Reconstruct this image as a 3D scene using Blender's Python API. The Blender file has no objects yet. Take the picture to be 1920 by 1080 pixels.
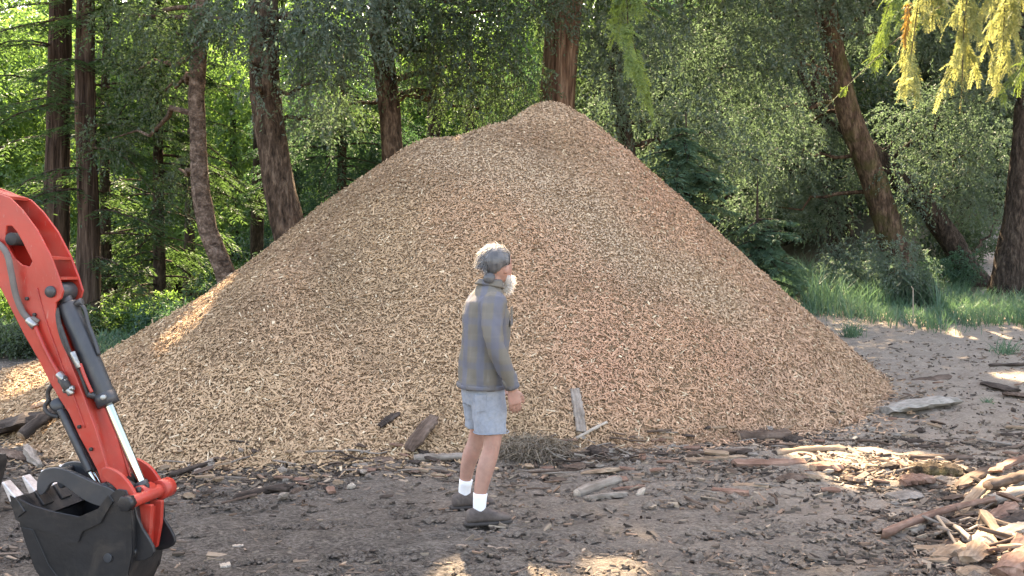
import bpy, bmesh, math, random
import numpy as np
from mathutils import Vector, Matrix

random.seed(7)
rng = np.random.default_rng(7)
sc = bpy.context.scene
col = sc.collection
R = math.radians

# ------------------------------------------------------------------ camera, sky, sun, exposure
FPX, CAMH, HOR = 1663.0, 1.55, 510.0          # focal length in 1920-wide pixels, eye height, horizon row
cam_d = bpy.data.cameras.new('camera')
cam = bpy.data.objects.new('camera', cam_d)
col.objects.link(cam)
cam_d.sensor_width = 36.0
cam_d.lens = FPX / 1920 * 36.0
cam_d.shift_y = -(540 - HOR) / 1920
cam_d.clip_start = 0.05
cam_d.clip_end = 2000
cam.location = (0, 0, CAMH)
cam.rotation_euler = (R(90), 0, 0)
sc.camera = cam

SUN_EL, SUN_AZ = R(50), R(-4)                  # azimuth from +Y towards +X
SUN = np.array([math.sin(SUN_AZ) * math.cos(SUN_EL), math.cos(SUN_AZ) * math.cos(SUN_EL), math.sin(SUN_EL)])
world = bpy.data.worlds.new('World')
sc.world = world
world.use_nodes = True
wn = world.node_tree
wn.nodes.clear()
sky = wn.nodes.new('ShaderNodeTexSky')
sky.sky_type = 'NISHITA'
sky.sun_disc = False
sky.sun_elevation = SUN_EL
sky.sun_rotation = SUN_AZ
sky.dust_density = 2.5
bg = wn.nodes.new('ShaderNodeBackground')
bg.inputs['Strength'].default_value = 0.15
wo = wn.nodes.new('ShaderNodeOutputWorld')
wn.links.new(sky.outputs[0], bg.inputs[0])
wn.links.new(bg.outputs[0], wo.inputs[0])
sun_d = bpy.data.lights.new('sun', 'SUN')
sun_d.energy = 5.0
sun_d.angle = R(0.53)
sun_d.color = (1.0, 0.90, 0.74)
sun = bpy.data.objects.new('sun', sun_d)
col.objects.link(sun)
sun.location = (0, 30, 40)
sun.rotation_euler = Vector(-SUN).to_track_quat('-Z', 'Y').to_euler()
sc.view_settings.view_transform = 'Standard'
sc.view_settings.look = 'None'
sc.view_settings.gamma = 1.0
sc.view_settings.use_curve_mapping = False
sc.view_settings.exposure = 2.96
sc.view_settings.use_white_balance = True        # camera balanced for open shade
sc.view_settings.white_balance_temperature = 8700
sc.view_settings.white_balance_tint = 15
sc.cycles.use_denoising = True
sc.cycles.max_bounces = 6
sc.cycles.transmission_bounces = 4
sc.cycles.diffuse_bounces = 4
sc.cycles.sample_clamp_indirect = 6.0

# ------------------------------------------------------------------ maths helpers
def at(px, py, Y):
    return np.array([(px - 960) / FPX * Y, Y, CAMH - (py - HOR) / FPX * Y])

def ss(a, b, t):
    t = np.clip((t - a) / (b - a), 0, 1)
    return t * t * (3 - 2 * t)

def _h(ix, iy, iz):
    n = (ix.astype(np.int64) * 374761393 + iy.astype(np.int64) * 668265263 + iz.astype(np.int64) * 2147483647) & 0xffffffff
    n = ((n ^ (n >> 13)) * 1274126177) & 0xffffffff
    return ((n ^ (n >> 16)) & 0xffff) / 65535.0

def vn(x, y, z=0.0):
    """value noise in -1..1"""
    x, y, z = np.broadcast_arrays(np.asarray(x, float), np.asarray(y, float), np.asarray(z, float))
    fx, fy, fz = np.floor(x), np.floor(y), np.floor(z)
    u, v, w = x - fx, y - fy, z - fz
    u, v, w = u * u * (3 - 2 * u), v * v * (3 - 2 * v), w * w * (3 - 2 * w)
    o = 0
    for a in (0, 1):
        for b in (0, 1):
            for c in (0, 1):
                o = o + _h(fx + a, fy + b, fz + c) * (u if a else 1 - u) * (v if b else 1 - v) * (w if c else 1 - w)
    return o * 2 - 1

def fbm(x, y, z=0.0, o=4):
    s, a, t = 0, 1.0, 0
    for i in range(o):
        s = s + a * vn(x * 2 ** i + 17 * i, y * 2 ** i - 9 * i, np.asarray(z) * 2 ** i + 5 * i)
        t += a
        a *= .5
    return s / t

def unit(v):
    v = np.asarray(v, float)
    return v / (np.linalg.norm(v, axis=-1, keepdims=True) + 1e-9)

# ------------------------------------------------------------------ terrain and pile height
def zg0(x, y):
    wr = ss(-2, 7, x)
    return (0.028 + 0.062 * wr) * np.maximum(0, y - 9) + 0.20 * np.maximum(0, y - 34) + .12 * np.clip(y - 21, 0, 14) * ss(9, 12.5, x)

def zg(x, y):
    x = np.asarray(x, float); y = np.asarray(y, float)
    near = 1 - ss(18, 30, y)
    return zg0(x, y) + (.045 * fbm(x * .7, y * .7, 3.3, 3) + .018 * vn(x * 4, y * 5, 1.7)) * near

CONES = [(0.53, 12.6, 3.95, .93, .35), (-1.05, 11.8, 3.32, .83, .3), (-0.25, 12.05, 3.50, .86, .4), (-1.95, 11.3, 2.42, .80, .3),
         (-2.25, 10.0, 1.68, .70, .6), (-3.6, 10.4, 1.1, .66, .4), (-5.4, 10.6, .46, .42, .5), (1.25, 11.3, 2.05, .90, .5), (2.3, 12.2, 1.1, .97, .4)]
def ph(x, y):
    k, s = .13, 0
    for cx, cy, cz, sl, r in CONES:
        d = np.hypot(x - cx, y - cy)
        s = s + np.exp((cz - sl * (np.sqrt(d * d + r * r) - r)) / k)
    h = k * np.log(s)
    # gullies running down the slope, dents
    ang = np.arctan2(y - 12.4, x - .2)
    dd = np.hypot(x - .2, y - 12.4)
    h = h + .07 * vn(ang * 5.5, dd * .35, 2.2) * ss(.6, 2.5, dd) + .08 * fbm(x * .9, y * .9, 8.1, 3) + .016 * vn(x * 5, y * 5, .4)
    return h

def surf(x, y):
    return np.maximum(zg(x, y), ph(x, y))

def gp(px, py, fn=None):
    """world point where the view ray through a photo pixel meets the ground"""
    fn = fn or zg
    ys = np.linspace(2.5, 60, 2400)
    X = (px - 960) / FPX * ys
    Z = CAMH - (py - HOR) / FPX * ys
    b = np.nonzero(Z <= fn(X, ys))[0]
    Y = ys[b[0]] if len(b) else 60.
    return np.array([(px - 960) / FPX * Y, Y, float(fn((px - 960) / FPX * Y, Y))])

# ------------------------------------------------------------------ mesh helpers
class MB:
    def __init__(s):
        s.V, s.F, s.n = [], [], 0
    def add(s, V, F, mi=0, tint=0.5):
        V = np.asarray(V, float).reshape(-1, 3)
        if not isinstance(F, (list, tuple)) or (len(F) and np.isscalar(F[0])):
            F = [np.atleast_2d(np.asarray(F))]
        elif len(F) and not (isinstance(F[0], np.ndarray) and F[0].ndim == 2):
            F = [np.atleast_2d(np.asarray(q)) for q in F]
        for f in F:
            t = tint if np.ndim(tint) else np.full(len(f), tint)
            s.F.append((f + s.n, mi, t))
        s.V.append(V)
        s.n += len(V)
        return s
    def mesh(s, name, mats, smooth=False, origin=(0, 0, 0)):
        V = np.concatenate(s.V) - np.asarray(origin, float)
        me = bpy.data.meshes.new(name)
        me.vertices.add(len(V))
        me.vertices.foreach_set('co', V.astype(np.float32).ravel())
        loops = np.concatenate([f.ravel() for f, _, _ in s.F]).astype(np.int32)
        tot = np.concatenate([np.full(len(f), f.shape[1]) for f, _, _ in s.F])
        st = np.concatenate([[0], np.cumsum(tot)[:-1]]).astype(np.int32)
        me.loops.add(len(loops))
        me.loops.foreach_set('vertex_index', loops)
        me.polygons.add(len(st))
        me.polygons.foreach_set('loop_start', st)
        me.polygons.foreach_set('material_index', np.concatenate([np.full(len(f), m) for f, m, _ in s.F]).astype(np.int32))
        me.polygons.foreach_set('use_smooth', np.full(len(st), smooth))
        a = me.attributes.new('tint', 'FLOAT', 'FACE')
        a.data.foreach_set('value', np.concatenate([np.asarray(t, np.float32) for _, _, t in s.F]).astype(np.float32))
        me.update(calc_edges=True)
        for m in (mats if isinstance(mats, (list, tuple)) else [mats]):
            me.materials.append(m)
        return me
    def build(s, name, mats, parent=None, smooth=False):
        org = WLOC.get(parent.name, (0, 0, 0)) if parent else (0, 0, 0)
        return link(name, s.mesh(name, mats, smooth, org), parent)

WLOC = {}
def link(name, me, parent=None):
    o = bpy.data.objects.new(name, me)
    col.objects.link(o)
    if parent:
        o.parent = parent
        WLOC[o.name] = WLOC.get(parent.name, (0, 0, 0))
    return o

def tag(o, label=None, cat=None, group=None, kind=None):
    if label: o['label'] = label
    if cat: o['category'] = cat
    if group: o['group'] = group
    if kind: o['kind'] = kind
    return o

def thing(name, loc, label, cat, group=None):
    o = bpy.data.objects.new(name, None)
    o.empty_display_size = .2
    col.objects.link(o)
    o.location = loc
    WLOC[o.name] = tuple(loc)
    return tag(o, label, cat, group)

def solo(name, mb, mats, label, cat, group=None, smooth=False):
    """a thing that is one mesh: origin at its base"""
    V = np.concatenate(mb.V)
    org = np.array([V[:, 0].mean(), V[:, 1].mean(), V[:, 2].min()])
    o = link(name, mb.mesh(name, mats, smooth, org))
    o.location = org
    return tag(o, label, cat, group)

def frames(P):
    P = np.asarray(P, float)
    T = unit(np.gradient(P, axis=0))
    ref = np.array([0, 0, 1.]) if abs(T[0][2]) < .9 else np.array([1., 0, 0])
    A = np.zeros_like(P)
    a = unit(np.cross(T[0], ref))
    for i in range(len(P)):
        a = unit(a - T[i] * np.dot(a, T[i]))
        A[i] = a
    return T, A, np.cross(T, A)

def tube(P, r, n=8, rough=0.0, freq=1.0, seed=0, close=True):
    P = np.asarray(P, float)
    r = np.broadcast_to(np.asarray(r, float), (len(P),)).copy()
    T, A, B = frames(P)
    if close:
        P = np.concatenate([P[:1], P, P[-1:]]); r = np.concatenate([r[:1] * .02, r, r[-1:] * .02])
        A = np.concatenate([A[:1], A, A[-1:]]); B = np.concatenate([B[:1], B, B[-1:]])
    th = np.arange(n) * 2 * np.pi / n
    rr = np.repeat(r[:, None], n, 1)
    if rough:
        L = np.concatenate([[0], np.cumsum(np.linalg.norm(np.diff(P, axis=0), axis=1))])
        c, s_ = np.cos(th)[None, :] * 2.2 * freq, np.sin(th)[None, :] * 2.2 * freq
        rr = rr * (1 + rough * vn(c + seed, s_ + seed * 1.3, L[:, None] * 1.6 * freq) + rough * .6 * vn(c * 2.3, s_ * 2.3 + seed, L[:, None] * 4 * freq))
    V = P[:, None, :] + rr[:, :, None] * (np.cos(th)[None, :, None] * A[:, None, :] + np.sin(th)[None, :, None] * B[:, None, :])
    m = len(P)
    i, j = np.meshgrid(np.arange(m - 1), np.arange(n), indexing='ij')
    j2 = (j + 1) % n
    F = np.stack([i * n + j, i * n + j2, (i + 1) * n + j2, (i + 1) * n + j], -1).reshape(-1, 4)
    return V.reshape(-1, 3), F

def smooth_path(pts, n=24):
    pts = np.asarray(pts, float)
    t = np.concatenate([[0], np.cumsum(np.linalg.norm(np.diff(pts, axis=0), axis=1))])
    tt = np.linspace(0, t[-1], n)
    m = np.gradient(pts, t, axis=0)
    out = np.zeros((n, pts.shape[1]))
    k = np.clip(np.searchsorted(t, tt, side='right') - 1, 0, len(t) - 2)
    h = (t[k + 1] - t[k])[:, None]
    u = ((tt - t[k])[:, None]) / h
    out = (2 * u ** 3 - 3 * u ** 2 + 1) * pts[k] + (u ** 3 - 2 * u ** 2 + u) * h * m[k] + (-2 * u ** 3 + 3 * u ** 2) * pts[k + 1] + (u ** 3 - u ** 2) * h * m[k + 1]
    return out

BOXF = np.array([[0, 1, 3, 2], [4, 6, 7, 5], [0, 4, 5, 1], [2, 3, 7, 6], [0, 2, 6, 4], [1, 5, 7, 3]])
def box(c, ax, ay, az):
    c, ax, ay, az = map(lambda v: np.asarray(v, float), (c, ax, ay, az))
    V = [c + i * ax + j * ay + k * az for i in (-1, 1) for j in (-1, 1) for k in (-1, 1)]
    return np.array(V), BOXF

def loft(rings, n=20, p=2.0):
    """rings: (centre, axis_a, axis_b) -> closed loft"""
    th = np.arange(n) * 2 * np.pi / n
    c, s_ = np.cos(th), np.sin(th)
    ca, sa = np.sign(c) * abs(c) ** (2 / p), np.sign(s_) * abs(s_) ** (2 / p)
    rs = [(rings[0][0], np.asarray(rings[0][1]) * .02, np.asarray(rings[0][2]) * .02)] + list(rings) + [(rings[-1][0], np.asarray(rings[-1][1]) * .02, np.asarray(rings[-1][2]) * .02)]
    V = np.array([[np.asarray(o) + ca[k] * np.asarray(a) + sa[k] * np.asarray(b) for k in range(n)] for o, a, b in rs])
    m = len(rs)
    i, j = np.meshgrid(np.arange(m - 1), np.arange(n), indexing='ij')
    j2 = (j + 1) % n
    F = np.stack([i * n + j, i * n + j2, (i + 1) * n + j2, (i + 1) * n + j], -1).reshape(-1, 4)
    return V.reshape(-1, 3), F

def ball(c, r, nu=14, nv=9):
    r = np.broadcast_to(np.asarray(r, float), (3,))
    rings = [((c[0], c[1], c[2] + r[2] * math.sin(a)), (r[0] * math.cos(a), 0, 0), (0, r[1] * math.cos(a), 0)) for a in np.linspace(-1.5, 1.5, nv)]
    return loft(rings, nu)

# ------------------------------------------------------------------ materials
def newmat(name):
    m = bpy.data.materials.new(name)
    m.use_nodes = True
    n = m.node_tree
    n.nodes.clear()
    out = n.nodes.new('ShaderNodeOutputMaterial')
    return m, n, out

def ramp(n, stops, fac):
    r = n.nodes.new('ShaderNodeValToRGB')
    e = r.color_ramp.elements
    while len(e) < len(stops): e.new(.5)
    for k, (p, c) in enumerate(stops):
        e[k].position = p
        e[k].color = (*c, 1)
    n.links.new(fac, r.inputs[0])
    return r.outputs[0]

def coords(n, kind='Object', scale=(1, 1, 1)):
    tc = n.nodes.new('ShaderNodeTexCoord')
    mp = n.nodes.new('ShaderNodeMapping')
    mp.inputs['Scale'].default_value = scale
    n.links.new(tc.outputs[kind], mp.inputs[0])
    return mp.outputs[0]

def noise(n, vec, scale, detail=4, rough=.6, dist=0):
    t = n.nodes.new('ShaderNodeTexNoise')
    t.inputs['Scale'].default_value = scale
    t.inputs['Detail'].default_value = detail
    t.inputs['Roughness'].default_value = rough
    t.inputs['Distortion'].default_value = dist
    n.links.new(vec, t.inputs['Vector'])
    return t.outputs[0]

def mix(n, a, b, fac, mode='MIX'):
    m = n.nodes.new('ShaderNodeMix')
    m.data_type = 'RGBA'
    m.blend_type = mode
    for s, v in ((m.inputs[0], fac), (m.inputs[6], a), (m.inputs[7], b)):
        if isinstance(v, (int, float)): s.default_value = v
        elif isinstance(v, tuple): s.default_value = (*v, 1)
        else: n.links.new(v, s)
    return m.outputs[2]

def math_(n, op, a, b=0.0):
    m = n.nodes.new('ShaderNodeMath')
    m.operation = op
    for s, v in ((m.inputs[0], a), (m.inputs[1], b)):
        if isinstance(v, (int, float)): s.default_value = v
        else: n.links.new(v, s)
    return m.outputs[0]

def bump(n, h, strength, dist):
    b = n.nodes.new('ShaderNodeBump')
    b.inputs['Strength'].default_value = strength
    b.inputs['Distance'].default_value = dist
    n.links.new(h, b.inputs['Height'])
    return b.outputs[0]

def pbsdf(n, out, colr, rough=.8, metal=0.0, normal=None, spec=.4):
    p = n.nodes.new('ShaderNodeBsdfPrincipled')
    for k, v in (('Base Color', colr), ('Roughness', rough), ('Metallic', metal), ('Specular IOR Level', spec)):
        if isinstance(v, (int, float)): p.inputs[k].default_value = v
        elif isinstance(v, tuple): p.inputs[k].default_value = (*v, 1)
        else: n.links.new(v, p.inputs[k])
    if normal is not None: n.links.new(normal, p.inputs['Normal'])
    n.links.new(p.outputs[0], out.inputs[0])
    return p

def attr(n, name='tint'):
    a = n.nodes.new('ShaderNodeAttribute')
    a.attribute_name = name
    return a

def leaf_mat(name, stops, trans, tfac=.45, rough=.5):
    m, n, out = newmat(name)
    t = attr(n).outputs['Fac']
    c = ramp(n, stops, t)
    d = n.nodes.new('ShaderNodeBsdfDiffuse')
    n.links.new(c, d.inputs[0])
    tr = n.nodes.new('ShaderNodeBsdfTranslucent')
    n.links.new(mix(n, c, trans, .6), tr.inputs[0])
    a = n.nodes.new('ShaderNodeMixShader')
    a.inputs[0].default_value = tfac
    n.links.new(d.outputs[0], a.inputs[1]); n.links.new(tr.outputs[0], a.inputs[2])
    g = n.nodes.new('ShaderNodeBsdfGlossy')
    g.inputs['Roughness'].default_value = rough
    g.inputs['Color'].default_value = (.9, .95, 1, 1)
    b = n.nodes.new('ShaderNodeMixShader')
    b.inputs[0].default_value = .03
    n.links.new(a.outputs[0], b.inputs[1]); n.links.new(g.outputs[0], b.inputs[2])
    n.links.new(b.outputs[0], out.inputs[0])
    return m

def bark_mat(name, dark, mid, light, zs=.22, scale=9, moss=None):
    m, n, out = newmat(name)
    v = coords(n, 'Object', (1, 1, zs))
    a = noise(n, v, scale, 6, .65, .6)
    b = noise(n, v, scale * 3.2, 4, .6, .3)
    h = mix(n, a, b, .4)
    c = ramp(n, [(.38, dark), (.5, mid), (.62, light)], h)
    if moss:
        f = ramp(n, [(.5, (0, 0, 0)), (.66, (1, 1, 1))], noise(n, coords(n, 'Object'), 2.2, 4))
        c = mix(n, c, moss, math_(n, 'MULTIPLY', f, .7))
    pbsdf(n, out, c, .95, 0, bump(n, h, 1.0, .12), .12)
    return m

def wood_mat(name, c1, c2, c3, rough=.85, stretch=(3, 26, 26)):
    m, n, out = newmat(name)
    v = coords(n, 'Object', stretch)
    a = noise(n, v, 1.6, 5, .6, .5)
    b = noise(n, coords(n, 'Object'), 9, 4)
    h = mix(n, a, b, .35)
    c = ramp(n, [(.34, c1), (.5, c2), (.66, c3)], h)
    pbsdf(n, out, c, rough, 0, bump(n, h, .6, .012), .2)
    return m

def plain(name, c, rough=.6, metal=0.0, var=.25, scale=8, dirt=None, dirt_amt=.5, spec=.4, bmp=.0, dt=(.48, .7)):
    m, n, out = newmat(name)
    v = coords(n, 'Object')
    k = noise(n, v, scale, 5, .65)
    cc = mix(n, c, tuple(max(0, x * (1 - var)) for x in c), ramp(n, [(.35, (0, 0, 0)), (.65, (1, 1, 1))], k))
    if dirt:
        f = ramp(n, [(dt[0], (0, 0, 0)), (dt[1], (1, 1, 1))], noise(n, v, scale * .45, 6, .7, .8))
        cc = mix(n, cc, dirt, math_(n, 'MULTIPLY', f, dirt_amt))
    rg = math_(n, 'ADD', math_(n, 'MULTIPLY', k, .25), rough - .12)
    pbsdf(n, out, cc, rg, metal, bump(n, k, bmp, .01) if bmp else None, spec)
    return m

M = {}
# leaves
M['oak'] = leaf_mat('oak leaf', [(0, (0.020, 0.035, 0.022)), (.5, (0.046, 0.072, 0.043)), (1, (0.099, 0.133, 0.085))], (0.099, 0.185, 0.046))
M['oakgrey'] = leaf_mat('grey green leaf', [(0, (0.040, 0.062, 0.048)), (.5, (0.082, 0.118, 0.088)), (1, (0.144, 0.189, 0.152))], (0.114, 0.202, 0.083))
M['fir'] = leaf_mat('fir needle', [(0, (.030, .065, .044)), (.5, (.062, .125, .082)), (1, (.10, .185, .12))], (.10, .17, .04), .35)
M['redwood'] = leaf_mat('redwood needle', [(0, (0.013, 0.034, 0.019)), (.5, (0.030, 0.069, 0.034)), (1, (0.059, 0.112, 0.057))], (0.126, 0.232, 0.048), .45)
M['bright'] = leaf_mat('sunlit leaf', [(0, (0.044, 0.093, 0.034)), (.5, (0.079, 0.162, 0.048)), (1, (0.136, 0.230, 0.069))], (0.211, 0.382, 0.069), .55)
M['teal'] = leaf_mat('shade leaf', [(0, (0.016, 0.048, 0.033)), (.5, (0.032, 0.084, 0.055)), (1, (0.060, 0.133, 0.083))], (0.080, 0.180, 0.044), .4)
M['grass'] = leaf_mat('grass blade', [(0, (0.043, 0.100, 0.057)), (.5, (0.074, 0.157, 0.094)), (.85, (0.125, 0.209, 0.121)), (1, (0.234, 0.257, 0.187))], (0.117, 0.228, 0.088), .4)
M['gold'] = leaf_mat('sunlit fir needle', [(0, (.06, .10, .032)), (.5, (.16, .18, .055)), (1, (.32, .29, .12))], (.56, .58, .20), .5)  # needle colour yellowed and lightened to carry the sunlight
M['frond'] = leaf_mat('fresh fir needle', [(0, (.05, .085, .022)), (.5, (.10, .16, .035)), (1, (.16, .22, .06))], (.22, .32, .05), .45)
M['dry'] = leaf_mat('dry grass', [(0, (.09, .068, .05)), (.5, (.165, .13, .095)), (1, (.26, .215, .155))], (.2, .165, .11), .2)
M['deadleaf'] = leaf_mat('dead leaf', [(0, (.22, .12, .03)), (1, (.40, .24, .06))], (.5, .3, .06), .4)
# bark
M['bark_oak'] = bark_mat('oak bark', (.016, .012, .009), (.060, .042, .031), (.145, .108, .082), .3, 8)
M['bark_pink'] = bark_mat('pinkish bark', (.035, .025, .020), (.105, .076, .060), (.23, .175, .145), 1.2, 6)
M['bark_red'] = bark_mat('redwood bark', (.018, .012, .010), (.060, .041, .033), (.135, .098, .080), .07, 8)
M['bark_redw'] = bark_mat('warm redwood bark', (.028, .016, .010), (.100, .060, .040), (.22, .15, .105), .07, 8)
M['bark_dark'] = bark_mat('dark bark', (.014, .011, .009), (.044, .033, .027), (.10, .078, .062), .3, 9)
# wood
M['w_grey'] = wood_mat('weathered grey wood', (.115, .094, .077), (.205, .174, .147), (.29, .252, .218))
M['w_silver'] = wood_mat('silvery wood', (.15, .135, .118), (.26, .238, .21), (.36, .33, .295))
M['w_tan'] = wood_mat('tan split wood', (0.145, 0.096, 0.063), (0.238, 0.168, 0.115), (0.343, 0.264, 0.191))
M['w_red'] = wood_mat('reddish split wood', (.085, .045, .033), (.175, .102, .075), (.27, .178, .136))
M['w_orange'] = wood_mat('orange split wood', (0.238, 0.125, 0.073), (0.343, 0.205, 0.132), (0.422, 0.297, 0.205))
M['w_dark'] = wood_mat('dark rotten wood', (0.020, 0.015, 0.012), (0.046, 0.034, 0.028), (0.099, 0.076, 0.063))
M['w_brown'] = wood_mat('brown bark slab', (0.043, 0.028, 0.021), (0.089, 0.061, 0.046), (0.158, 0.115, 0.092))
M['w_pale'] = wood_mat('pale fresh wood', (0.264, 0.218, 0.172), (0.363, 0.310, 0.257), (0.449, 0.396, 0.337))
M['w_moss'] = bark_mat('mossy wood', (.04, .03, .02), (.095, .07, .048), (.17, .13, .095), .6, 14, (.15, .13, .045))

def chips_mat():
    m, n, out = newmat('wood chips')
    a = attr(n, 'chipcol')
    v = coords(n, 'Object', (30, 30, 30))
    k = noise(n, v, 2.0, 3)
    c = mix(n, a.outputs['Color'], (.05, .032, .022), math_(n, 'MULTIPLY', ramp(n, [(.45, (0, 0, 0)), (.75, (1, 1, 1))], k), .28))
    pbsdf(n, out, c, .85, 0, None, .2)
    return m
M['chips'] = chips_mat()

def mound_mat():
    m, n, out = newmat('chip mound')
    v = coords(n, 'Object')
    a = noise(n, v, 34, 6, .75, .7)
    c = ramp(n, [(.38, (.22, .145, .088)), (.5, (.34, .225, .138)), (.62, (.46, .315, .20))], a)
    pbsdf(n, out, c, .95, 0, bump(n, a, 1, .05), .1)
    return m
M['mound'] = mound_mat()

def ground_mat():
    m, n, out = newmat('dirt')
    v = coords(n, 'Object')
    vs = coords(n, 'Object', (1, 1.9, 1))
    big = noise(n, v, .55, 4, .6, .4)
    mid = noise(n, vs, 5.5, 6, .7, .5)
    fine = noise(n, vs, 38, 6, .8, .4)
    h = mix(n, mid, fine, .75)
    dark = ramp(n, [(.40, (.056, .048, .041)), (.5, (.152, .132, .113)), (.60, (.30, .264, .228))], h)
    pale = ramp(n, [(.36, (.21, .172, .138)), (.5, (.38, .315, .258)), (.64, (.52, .44, .37))], h)
    # paler dry dirt along the track at the right and beyond the pile
    sx = n.nodes.new('ShaderNodeSeparateXYZ')
    n.links.new(v, sx.inputs[0])
    tr = math_(n, 'ADD', math_(n, 'MULTIPLY', sx.outputs[0], .16), math_(n, 'MULTIPLY', sx.outputs[1], .11))
    tr = math_(n, 'ADD', tr, math_(n, 'MULTIPLY', big, .9))
    f = ramp(n, [(.0, (0, 0, 0)), (.8, (1, 1, 1))], math_(n, 'SUBTRACT', tr, .86))
    c = mix(n, dark, pale, f)
    # leaf litter in the wood behind
    far = ramp(n, [(.0, (0, 0, 0)), (1, (1, 1, 1))], math_(n, 'MULTIPLY', math_(n, 'SUBTRACT', sx.outputs[1], 17.0), .3))
    lit = ramp(n, [(.35, (.030, .034, .018)), (.55, (.085, .08, .045)), (.72, (.16, .13, .085))], h)
    c = mix(n, c, lit, math_(n, 'MULTIPLY', far, .85))
    pbsdf(n, out, c, .95, 0, bump(n, h, 1, .06), .12)
    return m
M['ground'] = ground_mat()

# machine
def paint_mat():
    m, n, out = newmat('worn red paint')
    v = coords(n, 'Object')
    c = mix(n, (.45, .034, .022), (.35, .025, .017), ramp(n, [(.35, (0, 0, 0)), (.65, (1, 1, 1))], noise(n, v, 5, 5)))
    dust = ramp(n, [(.44, (0, 0, 0)), (.66, (1, 1, 1))], noise(n, v, 3.2, 7, .72, .9))
    c = mix(n, c, (.30, .15, .105), math_(n, 'MULTIPLY', dust, .26))
    # scratches and chips down to primer and steel
    sc_ = ramp(n, [(.66, (0, 0, 0)), (.70, (1, 1, 1))], noise(n, coords(n, 'Object', (60, 60, 9)), 1.5, 3, .6, .4))
    c = mix(n, c, (.42, .20, .16), math_(n, 'MULTIPLY', sc_, .5))
    ch = ramp(n, [(.70, (0, 0, 0)), (.72, (1, 1, 1))], noise(n, v, 34, 4, .7))
    c = mix(n, c, (.07, .05, .045), math_(n, 'MULTIPLY', ch, .8))
    rg = math_(n, 'ADD', math_(n, 'MULTIPLY', dust, .28), .34)
    pbsdf(n, out, c, rg, 0, bump(n, noise(n, v, 14, 4), .06, .01), .5)
    return m
M['red'] = paint_mat()
M['black'] = plain('black paint', (.034, .038, .045), .42, 0, .3, 9, (.12, .10, .085), .35, .5)
M['steel'] = plain('worn dark steel', (.028, .028, .031), .40, .35, .4, 7, (.13, .105, .088), .45, .5, .3, (.48, .68))
M['chrome'] = plain('chrome rod', (.50, .56, .54), .14, 1.0, .06, 20)
M['toothmetal'] = plain('polished tooth steel', (.70, .70, .74), .38, .75, .3, 30, (.18, .16, .15), .6)
M['rubber'] = plain('rubber hose', (.035, .034, .034), .65, 0, .25, 10, (.15, .125, .105), .4)
M['greyhose'] = plain('dusty hose', (.15, .135, .125), .75, 0, .25, 12)
M['zinc'] = plain('zinc fitting', (.42, .43, .42), .38, .8, .4, 30, (.1, .09, .08), .6)
M['plate'] = plain('grey steel plate', (.32, .34, .38), .45, .5, .2, 9, (.2, .17, .15), .5)

# ------------------------------------------------------------------ ground
def grid(xs, ys, fn):
    X, Y = np.meshgrid(xs, ys)
    Z = fn(X, Y)
    V = np.stack([X, Y, Z], -1).reshape(-1, 3)
    nx = len(xs)
    i, j = np.meshgrid(np.arange(len(ys) - 1), np.arange(nx - 1), indexing='ij')
    F = np.stack([i * nx + j, i * nx + j + 1, (i + 1) * nx + j + 1, (i + 1) * nx + j], -1).reshape(-1, 4)
    return V, F

xs = np.concatenate([np.linspace(-400, -40, 13)[:-1], np.linspace(-40, -9, 32)[:-1], np.linspace(-9, 9, 300)[:-1], np.linspace(9, 40, 32)[:-1], np.linspace(40, 400, 13)])
ys = np.concatenate([np.linspace(-200, -6, 10)[:-1], np.linspace(-6, 2.5, 20)[:-1], np.linspace(2.5, 14, 200)[:-1], np.linspace(14, 34, 56)[:-1], np.linspace(34, 130, 40)[:-1], np.linspace(130, 700, 8)])
def ground_z(X, Y):
    z = zg(X, Y)
    m = (Y > 2) & (Y < 17) & (abs(X) < 12)
    # ruts and clods
    z = z + np.where(m, .020 * vn(X * 7, Y * 9, 4.) + .034 * fbm(X * 1.6 - Y * .4, Y * 5, 6., 4) + .010 * vn(X * 15, Y * 15, 2.), 0)
    return np.minimum(z, 34)
g = MB(); g.add(*grid(xs, ys, ground_z))
tag(g.build('ground', M['ground'], None, True), kind='structure')

pm, n, out = newmat('pale path dirt')
kk = noise(n, coords(n, 'Object', (1, 2, 1)), 9, 6, .7)
pbsdf(n, out, ramp(n, [(.38, (.16, .135, .118)), (.62, (.36, .31, .275))], kk), .95, 0, bump(n, kk, .8, .04), .1)
pt = MB()
py_ = np.linspace(19.2, 31, 40); w_ = np.linspace(-1, 1, 9)
Yp, Wp = np.meshgrid(py_, w_, indexing='ij')
Xp = .553 * Yp + Wp * (.75 + .02 * (Yp - 19)) + .25 * vn(Yp * .6, 1., 2.)
Vp = np.stack([Xp, Yp, zg(Xp, Yp) + .015 - .06 * np.abs(Wp) ** 6], -1).reshape(-1, 3)
ii, jj = np.meshgrid(np.arange(39), np.arange(8), indexing='ij')
pt.add(Vp, np.stack([ii * 9 + jj, ii * 9 + jj + 1, (ii + 1) * 9 + jj + 1, (ii + 1) * 9 + jj], -1).reshape(-1, 4))
tag(pt.build('path', pm, None, True), kind='structure')

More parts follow.
